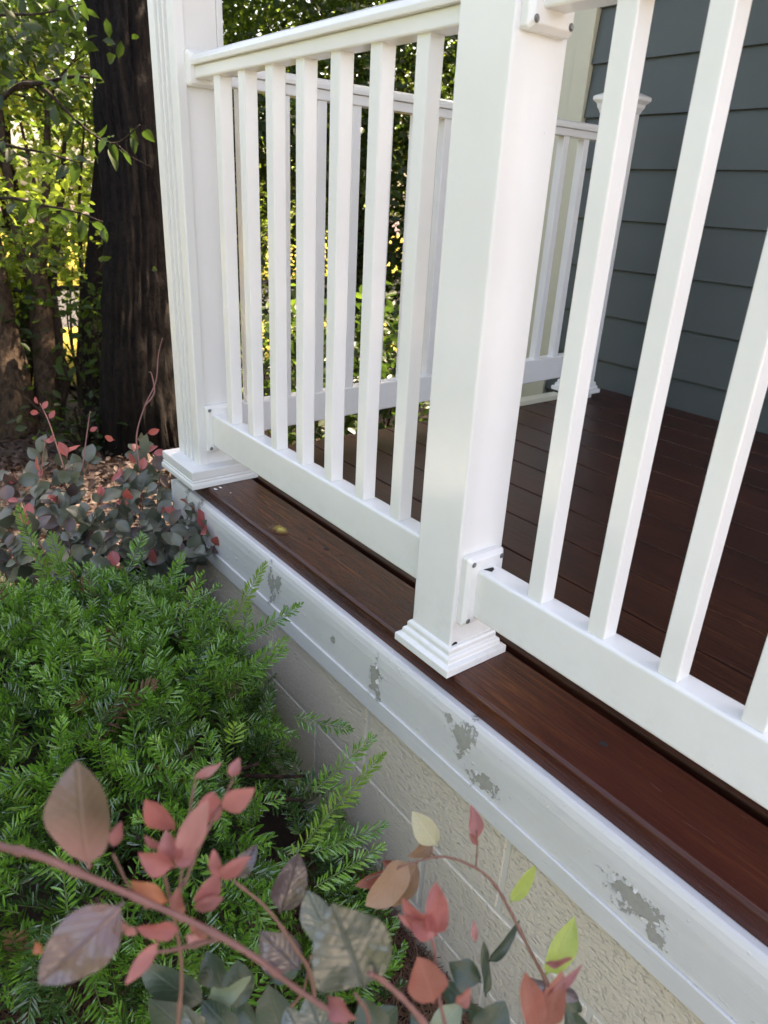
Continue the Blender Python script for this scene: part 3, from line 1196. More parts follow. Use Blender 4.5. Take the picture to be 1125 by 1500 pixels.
bg_tree('sunlit yellow green tree beyond the fence left of the large trunk', (-7.0, .9, 1.35), (1.3, 1.9, 1.7), 80, 16000, .058, LF_SUN, 31, extra=(LF_YEL, 4000, .06))
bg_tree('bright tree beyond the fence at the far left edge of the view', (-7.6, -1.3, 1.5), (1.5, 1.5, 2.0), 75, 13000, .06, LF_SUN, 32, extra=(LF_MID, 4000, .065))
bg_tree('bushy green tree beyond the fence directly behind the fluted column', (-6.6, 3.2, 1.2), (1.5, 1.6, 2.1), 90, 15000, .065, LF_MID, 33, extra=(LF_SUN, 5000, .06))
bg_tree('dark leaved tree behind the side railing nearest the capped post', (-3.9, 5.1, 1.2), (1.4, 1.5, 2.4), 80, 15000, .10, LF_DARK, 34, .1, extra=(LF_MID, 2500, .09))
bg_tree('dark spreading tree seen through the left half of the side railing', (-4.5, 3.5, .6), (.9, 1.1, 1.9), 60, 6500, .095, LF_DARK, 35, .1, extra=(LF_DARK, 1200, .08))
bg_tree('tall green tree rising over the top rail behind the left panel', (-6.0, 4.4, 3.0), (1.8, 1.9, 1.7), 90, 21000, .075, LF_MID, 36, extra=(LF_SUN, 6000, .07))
for i, (x_, y_, lb, lm) in enumerate([(-15.5, -3.0, 'distant tree across the road at the far left', LF_MID), (-16.5, -.4, 'distant tree across the road behind the forked tree', LF_SUN), (-16, 3.6, 'distant tree across the road behind the large trunk', LF_MID),
                                      (-15, 8.0, 'distant tree across the road seen over the left railing panel', LF_SUN), (-12, 11.5, 'distant tree across the road behind the dark leaved tree', LF_MID)]):
    bg_tree(lb, (x_, y_, 1.6), (2.4, 2.6, 2.6), 50, 4200, .18, lm, 60 + i, .1, .45, group='distant trees across the road', r0=.16)


for i, (x_, y_, lb) in enumerate([(-5.4, -3.6, 'garden tree at the near end of the front lawn, closest to the leaning trunk'), (-2.6, -4.4, 'garden tree across the front lawn opposite the fluted column'),
                                  (.2, -4.6, 'garden tree across the front lawn opposite the middle post'), (3.0, -5.0, 'garden tree at the far end of the row across the front lawn, nearest the added bounce slab')]):
    bg_tree(lb, (x_, y_ - .6, 1.35), (1.9, 1.4, 2.1), 60, 3600, .20, LF_MID, 80 + i, .1, .45, extra=(LF_SUN, 1800, .20), group='garden trees across the front lawn', r0=.14)


# understorey shrubs along the fence
def bush(name, label, c, rad, nc, n, size, lm, seed, spread=.16, droop=.2):
    b = Vector((c[0], c[1], gz(c[0], c[1])))
    t = thing(name, label, 'shrub', b)
    P, cc = clumps(c, rad, nc, n, spread, seed, .0)
    limbs(t, BARK_THIN, b, [tuple(x) for x in cc[::max(1, nc // 8)]], .012, seed, 'stem')
    leafcloud('foliage', P, size, lm, t, seed=seed, droop=droop)
    return t


bush('fence_bush', 'leafy bush against the fence between the leaning trunk and the forked tree', at(20, 500, 5.7), (.3, .3, .38), 14, 420, .085, LF_DARK, 41)
bush('fence_bush', 'leafy bush on the fence left of the large trunk', at(150, 500, 5.5), (.22, .22, .42), 14, 330, .085, LF_MID, 42)
bush('fence_bush', 'low dark bush at the foot of the ivy trunk', at(118, 610, 4.9), (.22, .25, .14), 10, 170, .07, LF_DARK, 43)
bush('overhanging_bush', 'yellow green foliage hanging over the fence rail', at(95, 385, 6.0), (.45, .75, .34), 26, 1500, .07, LF_SUN, 44)
bush('fence_bush', 'green bush behind the left end of the side railing', at(425, 555, 4.6), (.34, .34, .5), 16, 900, .07, LF_MID, 45)
bush('fence_bush', 'dark bush beyond the deck edge under the side railing', at(560, 560, 4.0), (.6, .8, .5), 26, 1900, .075, LF_DARK, 46)

# near sapling with broad drooping leaves
sap_base, _ = ground_pt(40, 680)
sap = thing('broadleaf_sapling', 'dark sapling with broad drooping leaves hanging in front of the fence', 'sapling', at(-60, 640, 3.2))
LB = [leafmesh('broad_leaf', .115, .058, .3, .25, 6, .8, .1, .1, s_) for s_ in range(4)]
for m_ in LB:
    m_.materials.append(LF_DARK)
LBG = [leafmesh('broad_leaf', .115, .058, .3, .25, 6, .8, .1, .1, s_) for s_ in range(3)]
for m_ in LBG:
    m_.materials.append(LF_DARK)
brs = [[(-70, 640, 3.2), (-60, 400, 3.2), (-30, 200, 3.15), (20, 130, 3.1), (60, 122, 3.05), (110, 112, 3.0), (150, 118, 2.95)],
       [(20, 130, 3.1), (60, 128, 3.08), (100, 165, 3.05), (135, 196, 3.0), (170, 210, 2.95), (205, 183, 2.9)],
       [(-30, 200, 3.15), (20, 215, 3.1), (70, 225, 3.05), (120, 240, 3.0)],
       [(-40, 300, 3.2), (10, 290, 3.1), (60, 300, 3.05), (110, 310, 3.0), (150, 325, 2.95)],
       [(-60, 60, 3.2), (-10, 25, 3.1), (60, 20, 3.0), (120, 5, 2.95)],
       [(170, 210, 2.95), (190, 228, 2.92), (222, 245, 2.9)]]
for k_, br in enumerate(brs):
    pts = smoothpath([at(*p) for p in br], 5)
    q = MB()
    r0 = (.017, .010, .008, .009, .009, .004)[k_]
    q.tube(pts, [r0 * (1 - .75 * i / (len(pts) - 1)) for i in range(len(pts))], 6)
    put('branch', q.mesh('branch', smooth=True), BARK_THIN, sap)
    if k_ == 5:
        continue
    for i in range(4, len(pts)):
        for _ in range(1):
            d_ = (pts[i] - pts[i - 1]).normalized()
            x_ = (d_ * random.uniform(-.2, .8) + rdir() * .8 + Vector((0, 0, -.55))).normalized()
            place('leaf', random.choice(LB if random.random() < .9 else LBG), sap, frame(x_, rdir(.6), pts[i] + rdir() * .03, random.uniform(.45, .8)))


for (c_, rad_, nc_, n_, sz_, m_, sd_) in ((at(25, 260, 4.0), (.3, .36, .22), 14, 200, .065, LF_SUN, 47), (at(15, 60, 3.8), (.35, .4, .18), 14, 300, .085, LF_DARK, 48), (at(38, 350, 4.2), (.26, .3, .12), 10, 200, .065, LF_MID, 49)):
    P, cc = clumps(c_, rad_, nc_, n_, .13, sd_, 0)
    leafcloud('foliage', P, sz_, m_, sap, seed=sd_, droop=.4)

# ------------------------------------------------------------------ yew shrub
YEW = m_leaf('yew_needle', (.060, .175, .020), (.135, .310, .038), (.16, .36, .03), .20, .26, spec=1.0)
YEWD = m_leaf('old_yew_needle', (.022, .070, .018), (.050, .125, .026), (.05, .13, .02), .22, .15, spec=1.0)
YEWB = m_leaf('dead_yew_needle', (.09, .045, .02), (.16, .085, .04), (.1, .05, .02), .5, .15)
YEWN = m_leaf('yew_new_growth', (.09, .20, .02), (.16, .28, .03), (.22, .40, .04), .32, .3, spec=.5)
YSTEM = m_plain('yew_stem', (.06, .10, .02), .6)
YBARK = m_bark('yew_bark', (.02, .012, .008), (.07, .04, .028), (60, 60, 20))


def shoot_geo(L, seed, nl=.027, droop=.12, dens=.0056):
    """one yew shoot along +x: thin stem and two ranks of pointed needles; returns verts, faces, face material"""
    rnd = random.Random(seed)
    V, F, MI = [], [], []
    n = max(6, int(L / dens))
    bendy = rnd.uniform(-.10, .10)

    def pos(t):
        return Vector((L * t, bendy * L * t * t, -droop * L * t * t))
    seg = 5
    for i in range(seg + 1):
        p = pos(i / seg)
        r = .0013 * (1 - .6 * i / seg)
        for k_ in range(3):
            th = 2.094 * k_
            V.append((p.x, p.y + r * math.cos(th), p.z + r * math.sin(th)))
    for i in range(seg):
        for k_ in range(3):
            a, b = i * 3 + k_, i * 3 + (k_ + 1) % 3
            F.append((a, b, b + 3, a + 3))
            MI.append(1)
    for i in range(n):
        t = .04 + .96 * i / (n - 1)
        p = pos(t)
        for sd in (1, -1):
            ln = nl * (.55 + .45 * math.sin(math.pi * min(1, t * .85 + .12))) * rnd.uniform(.8, 1.15)
            if t > .93:
                ln *= .6
            ang = R(rnd.uniform(46, 72) - 34 * t ** 3)
            lift = rnd.gauss(.35, .55)
            d_ = Vector((math.cos(ang), sd * math.sin(ang) * math.cos(lift), math.sin(lift) * math.sin(ang))).normalized()
            zz = (Vector((rnd.uniform(-.4, .4), -sd * math.sin(lift), math.cos(lift))))
            zz = (zz - d_ * zz.dot(d_)).normalized()
            y_ = zz.cross(d_)
            wd = .00215 * rnd.uniform(.85, 1.15)
            k0 = len(V)
            sag = -zz * ln * rnd.uniform(0, .14)
            for (a, b, c) in ((0, 0, 0), (.45, 1, 0), (.45, 0, -.55), (.45, -1, 0), (1, 0, 0), (.85, .7, 0), (.85, -.7, 0)):
                V.append(tuple(p + d_ * ln * a + y_ * wd * b + zz * wd * c + sag * a * a))
            F += [(k0, k0 + 1, k0 + 2), (k0, k0 + 2, k0 + 3), (k0 + 2, k0 + 1, k0 + 5, k0 + 4), (k0 + 3, k0 + 2, k0 + 4, k0 + 6)]
            MI += [0] * 4
    return V, F, MI


def shoot_mesh(L, seed, mats, **kw):
    V, F, MI = shoot_geo(L, seed, **kw)
    me = bpy.data.meshes.new('shoot')
    me.from_pydata(V, [], F)
    for m_ in mats:
        me.materials.append(m_)
    me.polygons.foreach_set('material_index', MI)
    return me


yew = thing('yew_shrub', 'dense dark green yew shrub with needle shoots below the porch railing', 'shrub', (.42, -.55, -.72))
YC0 = Vector((.44, -.50, 0))


def yew_top(x, y):
    a = (x - YC0.x) / .70
    b = (y - YC0.y) / (.43 if y > YC0.y else .66)
    r = math.sqrt(a * a + b * b)
    return -.035 - .34 * r ** 2.3 - .10 * (x - .4) + .05 * noise.noise((x * 5, y * 5, 2)), r


SHL = [(.07, 1), (.09, 2), (.11, 3), (.13, 4), (.10, 5), (.08, 6), (.16, 7), (.12, 8)]
SHM = [shoot_mesh(L, s_, (YEW, YSTEM)) for (L, s_) in SHL]
SHD = [shoot_mesh(L, s_ + 20, (YEWD, YSTEM)) for (L, s_) in SHL[:5]]
SHN = [shoot_mesh(L, s_ + 40, (YEWN, YSTEM)) for (L, s_) in ((.07, 1), (.09, 2), (.08, 3))]
cand = []
tries = 0
while len(cand) < 3000 and tries < 90000:
    tries += 1
    x, y = random.uniform(-.45, 1.22), random.uniform(-1.25, -.085)
    zt, r = yew_top(x, y)
    if r > 1.08:
        continue
    dep = random.random() ** 1.7 * .20
    z = zt - dep
    if r > .8:
        z -= random.random() * .28 * (r - .6) / .4
    # leave some dark hollows
    if noise.noise((x * 6.5, y * 6.5, 7.7)) < -.24 and dep < .15 and y > -.75:
        continue
    rad = Vector((x - YC0.x, (y - YC0.y) * 1.2, .0))
    out = rad * .65 + Vector((0, 0, .80 - .40 * r)) + rdir() * .60 + Vector((.10, -.03, 0))
    cand.append((Vector((x, y, z)), out.normalized(), dep, r))
cand.sort(key=lambda c: c[2] + .1 * (c[0] - CAM).length)
rest_v, rest_f, rest_m = [], [], []
GEO = [shoot_geo(L, s_) for (L, s_) in SHL]
nv = 0
RV, RF, RM = [], [], []
for i, (p, d_, dep, r) in enumerate(cand):
    up_ = (Vector((0, 0, 1)) + rdir() * .9)
    sc_ = random.uniform(.8, 1.2)
    if i < 296:
        M = frame(d_, up_, p - d_ * .07, sc_)
        newg = random.random() < .07
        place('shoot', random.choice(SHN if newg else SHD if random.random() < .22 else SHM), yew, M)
    else:
        M = frame(d_, up_, p - d_ * .07, sc_)
        g_ = random.choice(GEO)
        A = np.array(g_[0]) @ np.array(M.to_3x3()).T + np.array(M.translation)
        RV.append(A)
        RF += [tuple(j_ + nv for j_ in f) for f in g_[1]]
        q_ = random.random()
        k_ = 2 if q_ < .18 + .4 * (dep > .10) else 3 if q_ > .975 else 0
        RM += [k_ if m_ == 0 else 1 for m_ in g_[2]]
        nv += len(A)
me = bpy.data.meshes.new('dense_foliage')
me.from_pydata(np.concatenate(RV).tolist(), [], RF)
me.materials.append(YEW)
me.materials.append(YSTEM)
me.materials.append(YEWD)
me.materials.append(YEWB)
me.polygons.foreach_set('material_index', RM)
o = put('dense_foliage', me, None, yew)
o['kind'] = 'stuff'
for i in range(26):
    th = random.uniform(0, 6.28)
    rr_ = random.uniform(.2, .85)
    ex, ey = YC0.x + .6 * rr_ * math.cos(th), YC0.y + .42 * rr_ * math.sin(th)
    zt, _ = yew_top(ex, ey)
    q = MB()
    pts = smoothpath([(.42 + random.uniform(-.06, .06), -.55 + random.uniform(-.06, .06), -.74), ((.42 + ex) / 2, (-.55 + ey) / 2, -.38), (ex, ey, zt - .06)], 5)
    q.tube(pts, [.011 * (1 - .7 * k_ / (len(pts) - 1)) for k_ in range(len(pts))], 6)
    put('stem', q.mesh('stem', smooth=True), YBARK, yew)


def long_spray(p, q_, side, mats, tw=0, n_side=True):
    """a long leading shoot from p to q_ with short side shoots"""
    p, q_ = Vector(p), Vector(q_)
    L = (q_ - p).length
    me = shoot_mesh(L, random.randint(0, 999), mats, droop=.06)
    place('shoot', me, yew, frame(q_ - p, Vector(side), p))


V_UP = (CAM - Vector((.6, -.3, 0))).normalized()
YN = (YEWN, YSTEM)
YO = (YEW, YSTEM)
long_spray(at(315, 960, 1.62), at(382, 822, 1.66), V_UP + rdir() * .3, YN)
long_spray(at(330, 950, 1.55), at(440, 893, 1.52), V_UP + rdir() * .3, YO)
long_spray(at(330, 1000, 1.55), at(420, 940, 1.56), V_UP + rdir() * .3, YO)
long_spray(at(75, 860, 1.66), at(14, 745, 1.70), V_UP + rdir() * .3, YN)
long_spray(at(60, 830, 1.68), at(100, 818, 1.66), V_UP + rdir() * .3, YN)
long_spray(at(95, 850, 1.66), at(72, 782, 1.68), V_UP + rdir() * .3, YN)
long_spray(at(425, 1262, 1.2), at(558, 1098, 1.30), V_UP + rdir() * .2, YN)
long_spray(at(460, 1160, 1.32), at(545, 1075, 1.36), V_UP + rdir() * .3, YO)
long_spray(at(455, 1250, 1.22), at(566, 1212, 1.26), V_UP + rdir() * .3, YO)
long_spray(at(460, 1300, 1.22), at(560, 1240, 1.26), V_UP + rdir() * .3, YO)
long_spray(at(430, 1050, 1.42), at(512, 1072, 1.42), V_UP + rdir() * .3, YO)
long_spray(at(340, 1090, 1.22), at(346, 1064, 1.22), V_UP + rdir() * .3, YN)
long_spray(at(190, 830, 1.72), at(210, 785, 1.75), V_UP + rdir() * .3, YO)
long_spray(at(250, 860, 1.70), at(272, 812, 1.74), V_UP + rdir() * .3, YO)

# ------------------------------------------------------------------ loropetalum behind the yew
LP_GREY = m_leaf('greyish_leaf', (.085, .100, .070), (.155, .165, .125), (.07, .09, .05), .38, .15, spec=.6)
LP_PURP = m_leaf('purplish_leaf', (.070, .050, .045), (.11, .076, .068), (.12, .06, .05), .38, .15, spec=.6)
LP_PINK = m_leaf('pink_leaf', (.34, .075, .075), (.48, .15, .13), (.50, .12, .09), .35, .3)
STEM_R = m_plain('reddish_twig', (.16, .07, .05), .6)


def lset(m, n=3, L=.054, Wd=.040, **kw):
    out = [leafmesh('oval_leaf', L, Wd, .28, .16, 6, .92, .1, .12, s_) for s_ in range(n)]
    for q in out:
        q.materials.append(m)
    return out


LG, LPU, LPI = lset(LP_GREY, 4), lset(LP_PURP, 3), lset(LP_PINK, 2, .046, .028)


def loro(label, base, shoots, nleaf, seed):
    t = thing('fringe_flower_shrub', label, 'shrub', base, 'purple leaved shrubs by the porch')
    rnd = random.Random(seed)
    allm = []
    for (tip, curve) in shoots:
        b = Vector(base) + Vector((rnd.uniform(-.08, .08), rnd.uniform(-.08, .08), 0))
        tip = Vector(tip)
        mid = (b + tip) / 2 + Vector((0, 0, .08)) + Vector(curve)
        pts = smoothpath([b, mid, tip], 10)
        q = MB()
        q.tube(pts, [.0045 * (1 - .75 * i / (len(pts) - 1)) for i in range(len(pts))], 5)
        put('twig', q.mesh('twig', smooth=True), STEM_R, t)
        n = nleaf
        for i in range(n):
            f = .30 + .70 * (i + .5) / n
            k_ = min(int(f * (len(pts) - 1)), len(pts) - 2)
            p = pts[k_].lerp(pts[k_ + 1], f * (len(pts) - 1) - k_)
            d_ = (pts[k_ + 1] - pts[k_]).normalized()
            s_ = rdir(.15)
            x_ = (d_ * .35 + s_).normalized()
            z_ = Vector((.5, -.35, .75)) + rdir() * .55
            u_ = rnd.random()
            if f > .95 and u_ < .45:
                me = rnd.choice(LPI)
            else:
                me = rnd.choice(LG) if u_ < .88 else rnd.choice(LPU) if u_ < .996 else rnd.choice(LPI)
            allm.append((me, frame(x_, z_, p, rnd.uniform(.6, 1.25))))
    allm.sort(key=lambda q: (q[1].translation - CAM).length - .25 * (q[1].translation.z))
    for me, M in allm[:296]:
        place('leaf', me, t, M)
    VV, FF, MI = [], [], []
    ms = []
    for me, M in allm[296:]:
        k_ = len(VV)
        VV += [tuple(M @ v.co) for v in me.vertices]
        m_ = me.materials[0]
        if m_ not in ms:
            ms.append(m_)
        for pl in me.polygons:
            FF.append(tuple(i + k_ for i in pl.vertices))
            MI.append(ms.index(m_))
    if VV:
        me = bpy.data.meshes.new('inner_foliage')
        me.from_pydata(VV, [], FF)
        for m_ in ms:
            me.materials.append(m_)
        me.polygons.foreach_set('material_index', MI)
        me.shade_smooth()
        o = put('inner_foliage', me, None, t)
        o['kind'] = 'stuff'
    return t


random.seed(19)
tips = []
for (u, v, d) in [(20, 690, 2.2), (60, 640, 2.3), (110, 690, 2.2), (150, 720, 2.05), (85, 725, 2.1), (40, 760, 2.0), (10, 800, 1.95), (100, 780, 1.95), (150, 790, 1.9), (190, 700, 2.2), (70, 820, 1.85), (135, 660, 2.3), (10, 730, 2.1), (-20, 660, 2.2), (-30, 760, 2.0), (60, 690, 2.2), (130, 750, 2.0), (20, 860, 1.85), (170, 760, 2.0), (100, 660, 2.3), (120, 830, 1.85), (170, 830, 1.85)]:
    tips.append((at(u, v, d), rdir() * .05))
loro('grey purple leaved shrub behind the yew at the left edge of the picture', (-.15, -.50, -.72), tips, 32, 4)
tips = []
for (u, v, d) in [(215, 660, 2.25), (235, 690, 2.2), (190, 730, 2.1), (240, 740, 2.1), (210, 770, 2.0), (285, 745, 2.05), (320, 795, 2.0), (265, 800, 1.95), (225, 800, 1.95), (300, 770, 2.02), (250, 770, 2.0), (290, 800, 1.97), (180, 690, 2.2), (200, 640, 2.3)]:
    tips.append((at(u, v, d), rdir() * .04))
loro('grey purple leaved shrub between the yew and the corner of the skirt board', (-.30, -.22, -.72), tips, 30, 5)
# bare reddish sprigs that stand up against the dark trunk
sprigs = [[(205, 690, 2.2), (200, 640, 2.2), (212, 595, 2.2), (228, 560, 2.2), (232, 520, 2.2), (238, 495, 2.2)], [(212, 595, 2.2), (226, 575, 2.2), (222, 548, 2.2), (218, 545, 2.2)],
          [(95, 690, 2.2), (72, 620, 2.2), (58, 590, 2.2)], [(120, 690, 2.2), (128, 630, 2.2), (132, 602, 2.2)], [(60, 700, 2.2), (64, 660, 2.2), (68, 640, 2.2)]]
sp = thing('bare_sprigs', 'thin pinkish new shoots standing up from the purple shrub against the tree trunks', 'shoots', at(150, 760, 2.15))
for s_ in sprigs:
    q = MB()
    pts = smoothpath([at(*p) for p in s_], 6)
    q.tube(pts, [.0026 * (1 - .6 * i / (len(pts) - 1)) for i in range(len(pts))], 5)
    put('twig', q.mesh('twig', smooth=True), m_plain('pinkish_twig', (.26, .12, .11), .6), sp)
for (u, v, a, l) in [(56, 592, 120, .03), (62, 600, 60, .035), (58, 605, 175, .036), (72, 614, 60, .036), (66, 648, 20, .036), (74, 648, 70, .03), (131, 632, 30, .03), (215, 635, 15, .045), (223, 664, 5, .05), (208, 690, 80, .05), (200, 680, 130, .05), (168, 645, 160, .04)]:
    x_ = RT * math.cos(R(a)) + UP * math.sin(R(a))
    place('leaf', random.choice(LPI), sp, frame(x_, -fw + rdir() * .6, at(u, v, 2.2), l / .046 * .8))


# ------------------------------------------------------------------ foreground branches
FG = {
    'olive': m_leaf('bronze_leaf', (.10, .060, .045), (.155, .105, .065), (.16, .09, .05), .33, .22, True, .8, (.26, .11, .10)),
    'mauve': m_leaf('mauve_leaf', (.070, .045, .042), (.125, .080, .075), (.12, .06, .05), .22, .2, True, 1.0, (.13, .06, .05), .55),
    'grey': m_leaf('grey_green_leaf', (.058, .068, .048), (.105, .113, .085), (.07, .09, .05), .20, .15, True, 1.0, None, .75),
    'teal': m_leaf('blue_green_leaf', (.06, .085, .075), (.11, .14, .125), (.06, .10, .06), .20, .15, True, 1.0, None, .75),
    'dark': m_leaf('deep_green_leaf', (.022, .042, .026), (.045, .07, .042), (.03, .06, .02), .32, .15, True, .6),
    'plum': m_leaf('plum_leaf', (.050, .036, .038), (.10, .075, .078), (.08, .04, .04), .20, .15, True, 1.0, None, .75),
    'pink': m_leaf('coral_leaf', (.30, .080, .075), (.46, .18, .155), (.55, .17, .13), .36, .42, True),
    'rose': m_leaf('rose_leaf', (.28, .095, .095), (.46, .22, .20), (.55, .2, .18), .36, .42, True),
    'orange': m_leaf('orange_leaf', (.38, .12, .06), (.44, .17, .08), (.5, .16, .07), .42, .35, True),
    'brick': m_leaf('brick_red_leaf', (.26, .085, .06), (.34, .13, .095), (.35, .1, .07), .42, .3, True),
    'lime': m_leaf('lime_leaf', (.26, .34, .06), (.36, .44, .11), (.40, .50, .10), .4, .35, True),
    'cream': m_leaf('pale_cream_leaf', (.42, .40, .25), (.52, .49, .33), (.45, .42, .25), .5, .3, True),
    'brown': m_leaf('dry_brown_leaf', (.20, .11, .06), (.33, .21, .13), (.3, .17, .09), .5, .3, True),
    'pale': m_leaf('pale_green_leaf', (.15, .19, .11), (.22, .26, .17), (.15, .2, .1), .4, .2, True),
}
TWIG_RED = N('red_twig')
TWIG_RED.base(TWIG_RED.mix(TWIG_RED.noise(TWIG_RED.coords(world=True), 60, 4, .6), (.11, .045, .038), (.24, .105, .085)))
TWIG_RED.rough(.6)
TWIG_BR = m_plain('brown_twig', (.17, .08, .055), .6)


def branch(parent, pts, r0, r1, m, name='branch', sides=10):
    pp = smoothpath([at(*p) if len(p) == 3 and p[2] > 0 and not isinstance(p, Vector) else p for p in pts], 7)
    q = MB()
    n = len(pp)
    q.tube(pp, [(r0 + (r1 - r0) * i / (n - 1)) * (1 + .12 * math.sin(i * 1.9) + (.45 if i % 9 == 4 else 0)) for i in range(n)], sides)
    return put(name, q.mesh(name, smooth=True), m, parent)


def fleaf(parent, u0, v0, u1, v1, wpx, key, d0, d1=None, roll=0.0, curl=.10, fold=.22):
    """leaf whose stalk end is seen at (u0, v0) and tip at (u1, v1)"""
    d1 = d0 if d1 is None else d1
    a, b = at(u0, v0, d0), at(u1, v1, d1)
    L = (b - a).length
    wd = wpx / FPX * (d0 + d1) / 2 * (.90 if key in ('pink', 'rose', 'brick') else 1)
    small = wpx < 50
    me = leafmesh('leaf', L * .95, wd * (.92 if small else 1), fold + (random.uniform(0, .35) if small else 0), curl + (random.uniform(-.1, .25) if small else 0), 9, .88 if not small else random.uniform(.75, .95), .05, random.uniform(.2, .6) if small else .22, int(u0 * 7 + v0))
    me.materials.append(FG[key])
    x_ = (b - a).normalized()
    z_ = -fw + RT * roll
    return place('leaf', me, parent, frame(x_, z_ + rdir() * .18, a))


random.seed(5)
# plant A: crosses the picture from the left edge
fa = thing('red_stemmed_branch', 'near blurred red branch with coral new leaves crossing the lower left corner', 'shrub', (1.15, -1.05, -.72), 'near purple leaved branches')
root = Vector((1.15, -1.05, -.72))
branch(fa, [root, Vector((1.12, -1.02, .0)), at(-330, 1180, .42), (-120, 1212, .40), (0, 1240, .39), (60, 1255, .385), (130, 1285, .39), (200, 1315, .40), (290, 1355, .40), (370, 1400, .40), (430, 1445, .41), (500, 1495, .42), (560, 1560, .44)], .0025, .0014, TWIG_RED.m, 'branch')
branch(fa, [(265, 1352, .41), (264, 1300, .42), (270, 1240, .43), (282, 1165, .45), (288, 1135, .46)], .0011, .0006, TWIG_BR, 'twig', 6)
branch(fa, [(268, 1300, .42), (292, 1240, .43), (318, 1190, .44), (342, 1140, .45)], .0011, .0006, TWIG_BR, 'twig', 6)
branch(fa, [(258, 1520, .46), (266, 1440, .45), (262, 1380, .43), (245, 1300, .42), (240, 1280, .42)], .0012, .0008, TWIG_BR, 'twig', 6)
branch(fa, [(215, 1330, .40), (190, 1300, .41), (165, 1250, .41)], .001, .0006, TWIG_BR, 'twig', 6)
branch(fa, [(330, 1372, .40), (260, 1390, .41), (225, 1395, .41)], .0015, .0008, TWIG_RED.m, 'twig', 6)
for a in [(130, 1272, 105, 1122, 98, 'olive', .385, .375, -.15), (182, 1322, 55, 1448, 92, 'mauve', .39, .37, .3),
          (255, 1216, 212, 1172, 46, 'pink', .43, .42), (262, 1262, 305, 1172, 46, 'rose', .42, .41), (300, 1205, 312, 1160, 48, 'pink', .44, .44, .2), (325, 1185, 368, 1160, 40, 'pink', .44, .43, -.3),
          (285, 1140, 320, 1124, 17, 'rose', .455, .45), (338, 1138, 350, 1112, 22, 'rose', .45, .45, .3), (255, 1270, 203, 1255, 42, 'pink', .42, .41), (255, 1262, 240, 1225, 34, 'rose', .42, .415, -.2), (258, 1270, 286, 1235, 34, 'rose', .42, .42, .4),
          (245, 1322, 194, 1300, 32, 'orange', .41, .40), (262, 1345, 258, 1305, 30, 'brick', .41, .41), (290, 1328, 320, 1285, 40, 'rose', .42, .41, .3), (318, 1285, 312, 1248, 24, 'pink', .43, .43), (322, 1286, 358, 1262, 28, 'pink', .43, .42, -.2), (285, 1330, 322, 1320, 26, 'rose', .42, .41),
          (262, 1362, 202, 1366, 36, 'pink', .41, .40), (232, 1380, 184, 1442, 27, 'pink', .41, .395), (165, 1240, 176, 1206, 23, 'rose', .41, .41), (180, 1350, 196, 1375, 22, 'rose', .40, .40), (62, 1396, 50, 1380, 14, 'orange', .42, .42),
          (272, 1372, 300, 1376, 24, 'rose', .42, .42), (280, 1345, 300, 1385, 20, 'brick', .41, .41), (480, 1460, 515, 1500, 40, 'rose', .42, .41), (235, 1240, 212, 1228, 20, 'rose', .425, .42)]:
    fleaf(fa, *a)
fb = thing('grey_leaved_branch', 'near plant with large grey green puckered leaves at the bottom middle', 'shrub', (1.25, -.80, -.72), 'near purple leaved branches')
root = Vector((1.25, -.8, -.72))
branch(fb, [root, at(480, 1720, .62), at(465, 1560, .56), (458, 1440, .54), (430, 1385, .53), (390, 1330, .53), (342, 1290, .53)], .0022, .0010, TWIG_BR)
branch(fb, [at(480, 1720, .62), at(520, 1600, .50), (540, 1500, .44), (520, 1455, .42)], .0016, .001, TWIG_BR, 'twig', 7)
branch(fb, [at(480, 1720, .62), (420, 1520, .56), (445, 1450, .55), (455, 1400, .54)], .0014, .0008, TWIG_BR, 'twig', 7)
branch(fb, [at(700, 1720, .5), (660, 1560, .44), (610, 1485, .42), (565, 1440, .41), (540, 1425, .40)], .0020, .0014, TWIG_RED.m)
for a in [(535, 1448, 490, 1335, 122, 'grey', .41, .39, .1), (498, 1395, 448, 1312, 66, 'teal', .50, .49, -.2), (410, 1338, 438, 1256, 52, 'plum', .54, .53, .2), (345, 1288, 372, 1242, 32, 'plum', .56, .56), (440, 1420, 382, 1370, 62, 'plum', .54, .53, -.1),
          (300, 1470, 205, 1420, 56, 'dark', .60, .58), (330, 1452, 300, 1400, 48, 'dark', .62, .62), (305, 1462, 362, 1448, 40, 'pale', .57, .56, .2), (345, 1480, 350, 1410, 54, 'dark', .60, .60, .4), (290, 1520, 215, 1470, 60, 'dark', .58, .57), (350, 1520, 295, 1470, 50, 'dark', .56, .56),
          (420, 1520, 392, 1450, 64, 'dark', .58, .57), (480, 1530, 450, 1465, 58, 'teal', .50, .49), (440, 1520, 420, 1475, 44, 'teal', .52, .52, .5), (380, 1500, 340, 1470, 34, 'dark', .6, .6), (560, 1530, 530, 1465, 50, 'dark', .52, .52), (300, 1530, 270, 1475, 44, 'grey', .55, .55),
          (520, 1530, 580, 1480, 56, 'dark', .56, .55), (395, 1440, 440, 1400, 40, 'dark', .58, .58)]:
    fleaf(fb, *a)
fcx = thing('arching_branch', 'thin arching branch with lime and brick red leaves against the block wall', 'shrub', (1.33, -.42, -.72), 'near purple leaved branches')
root = Vector((1.33, -.42, -.72))
branch(fcx, [root, at(855, 1640, .74), (838, 1510, .70), (802, 1440, .68), (775, 1390, .68), (745, 1330, .68), (720, 1290, .68), (690, 1268, .68), (650, 1255, .68), (610, 1262, .68), (560, 1280, .68), (535, 1290, .68)], .0021, .0008, TWIG_BR)
branch(fcx, [(697, 1272, .68), (699, 1240, .68), (698, 1215, .68)], .0009, .0006, TWIG_BR, 'twig', 6)
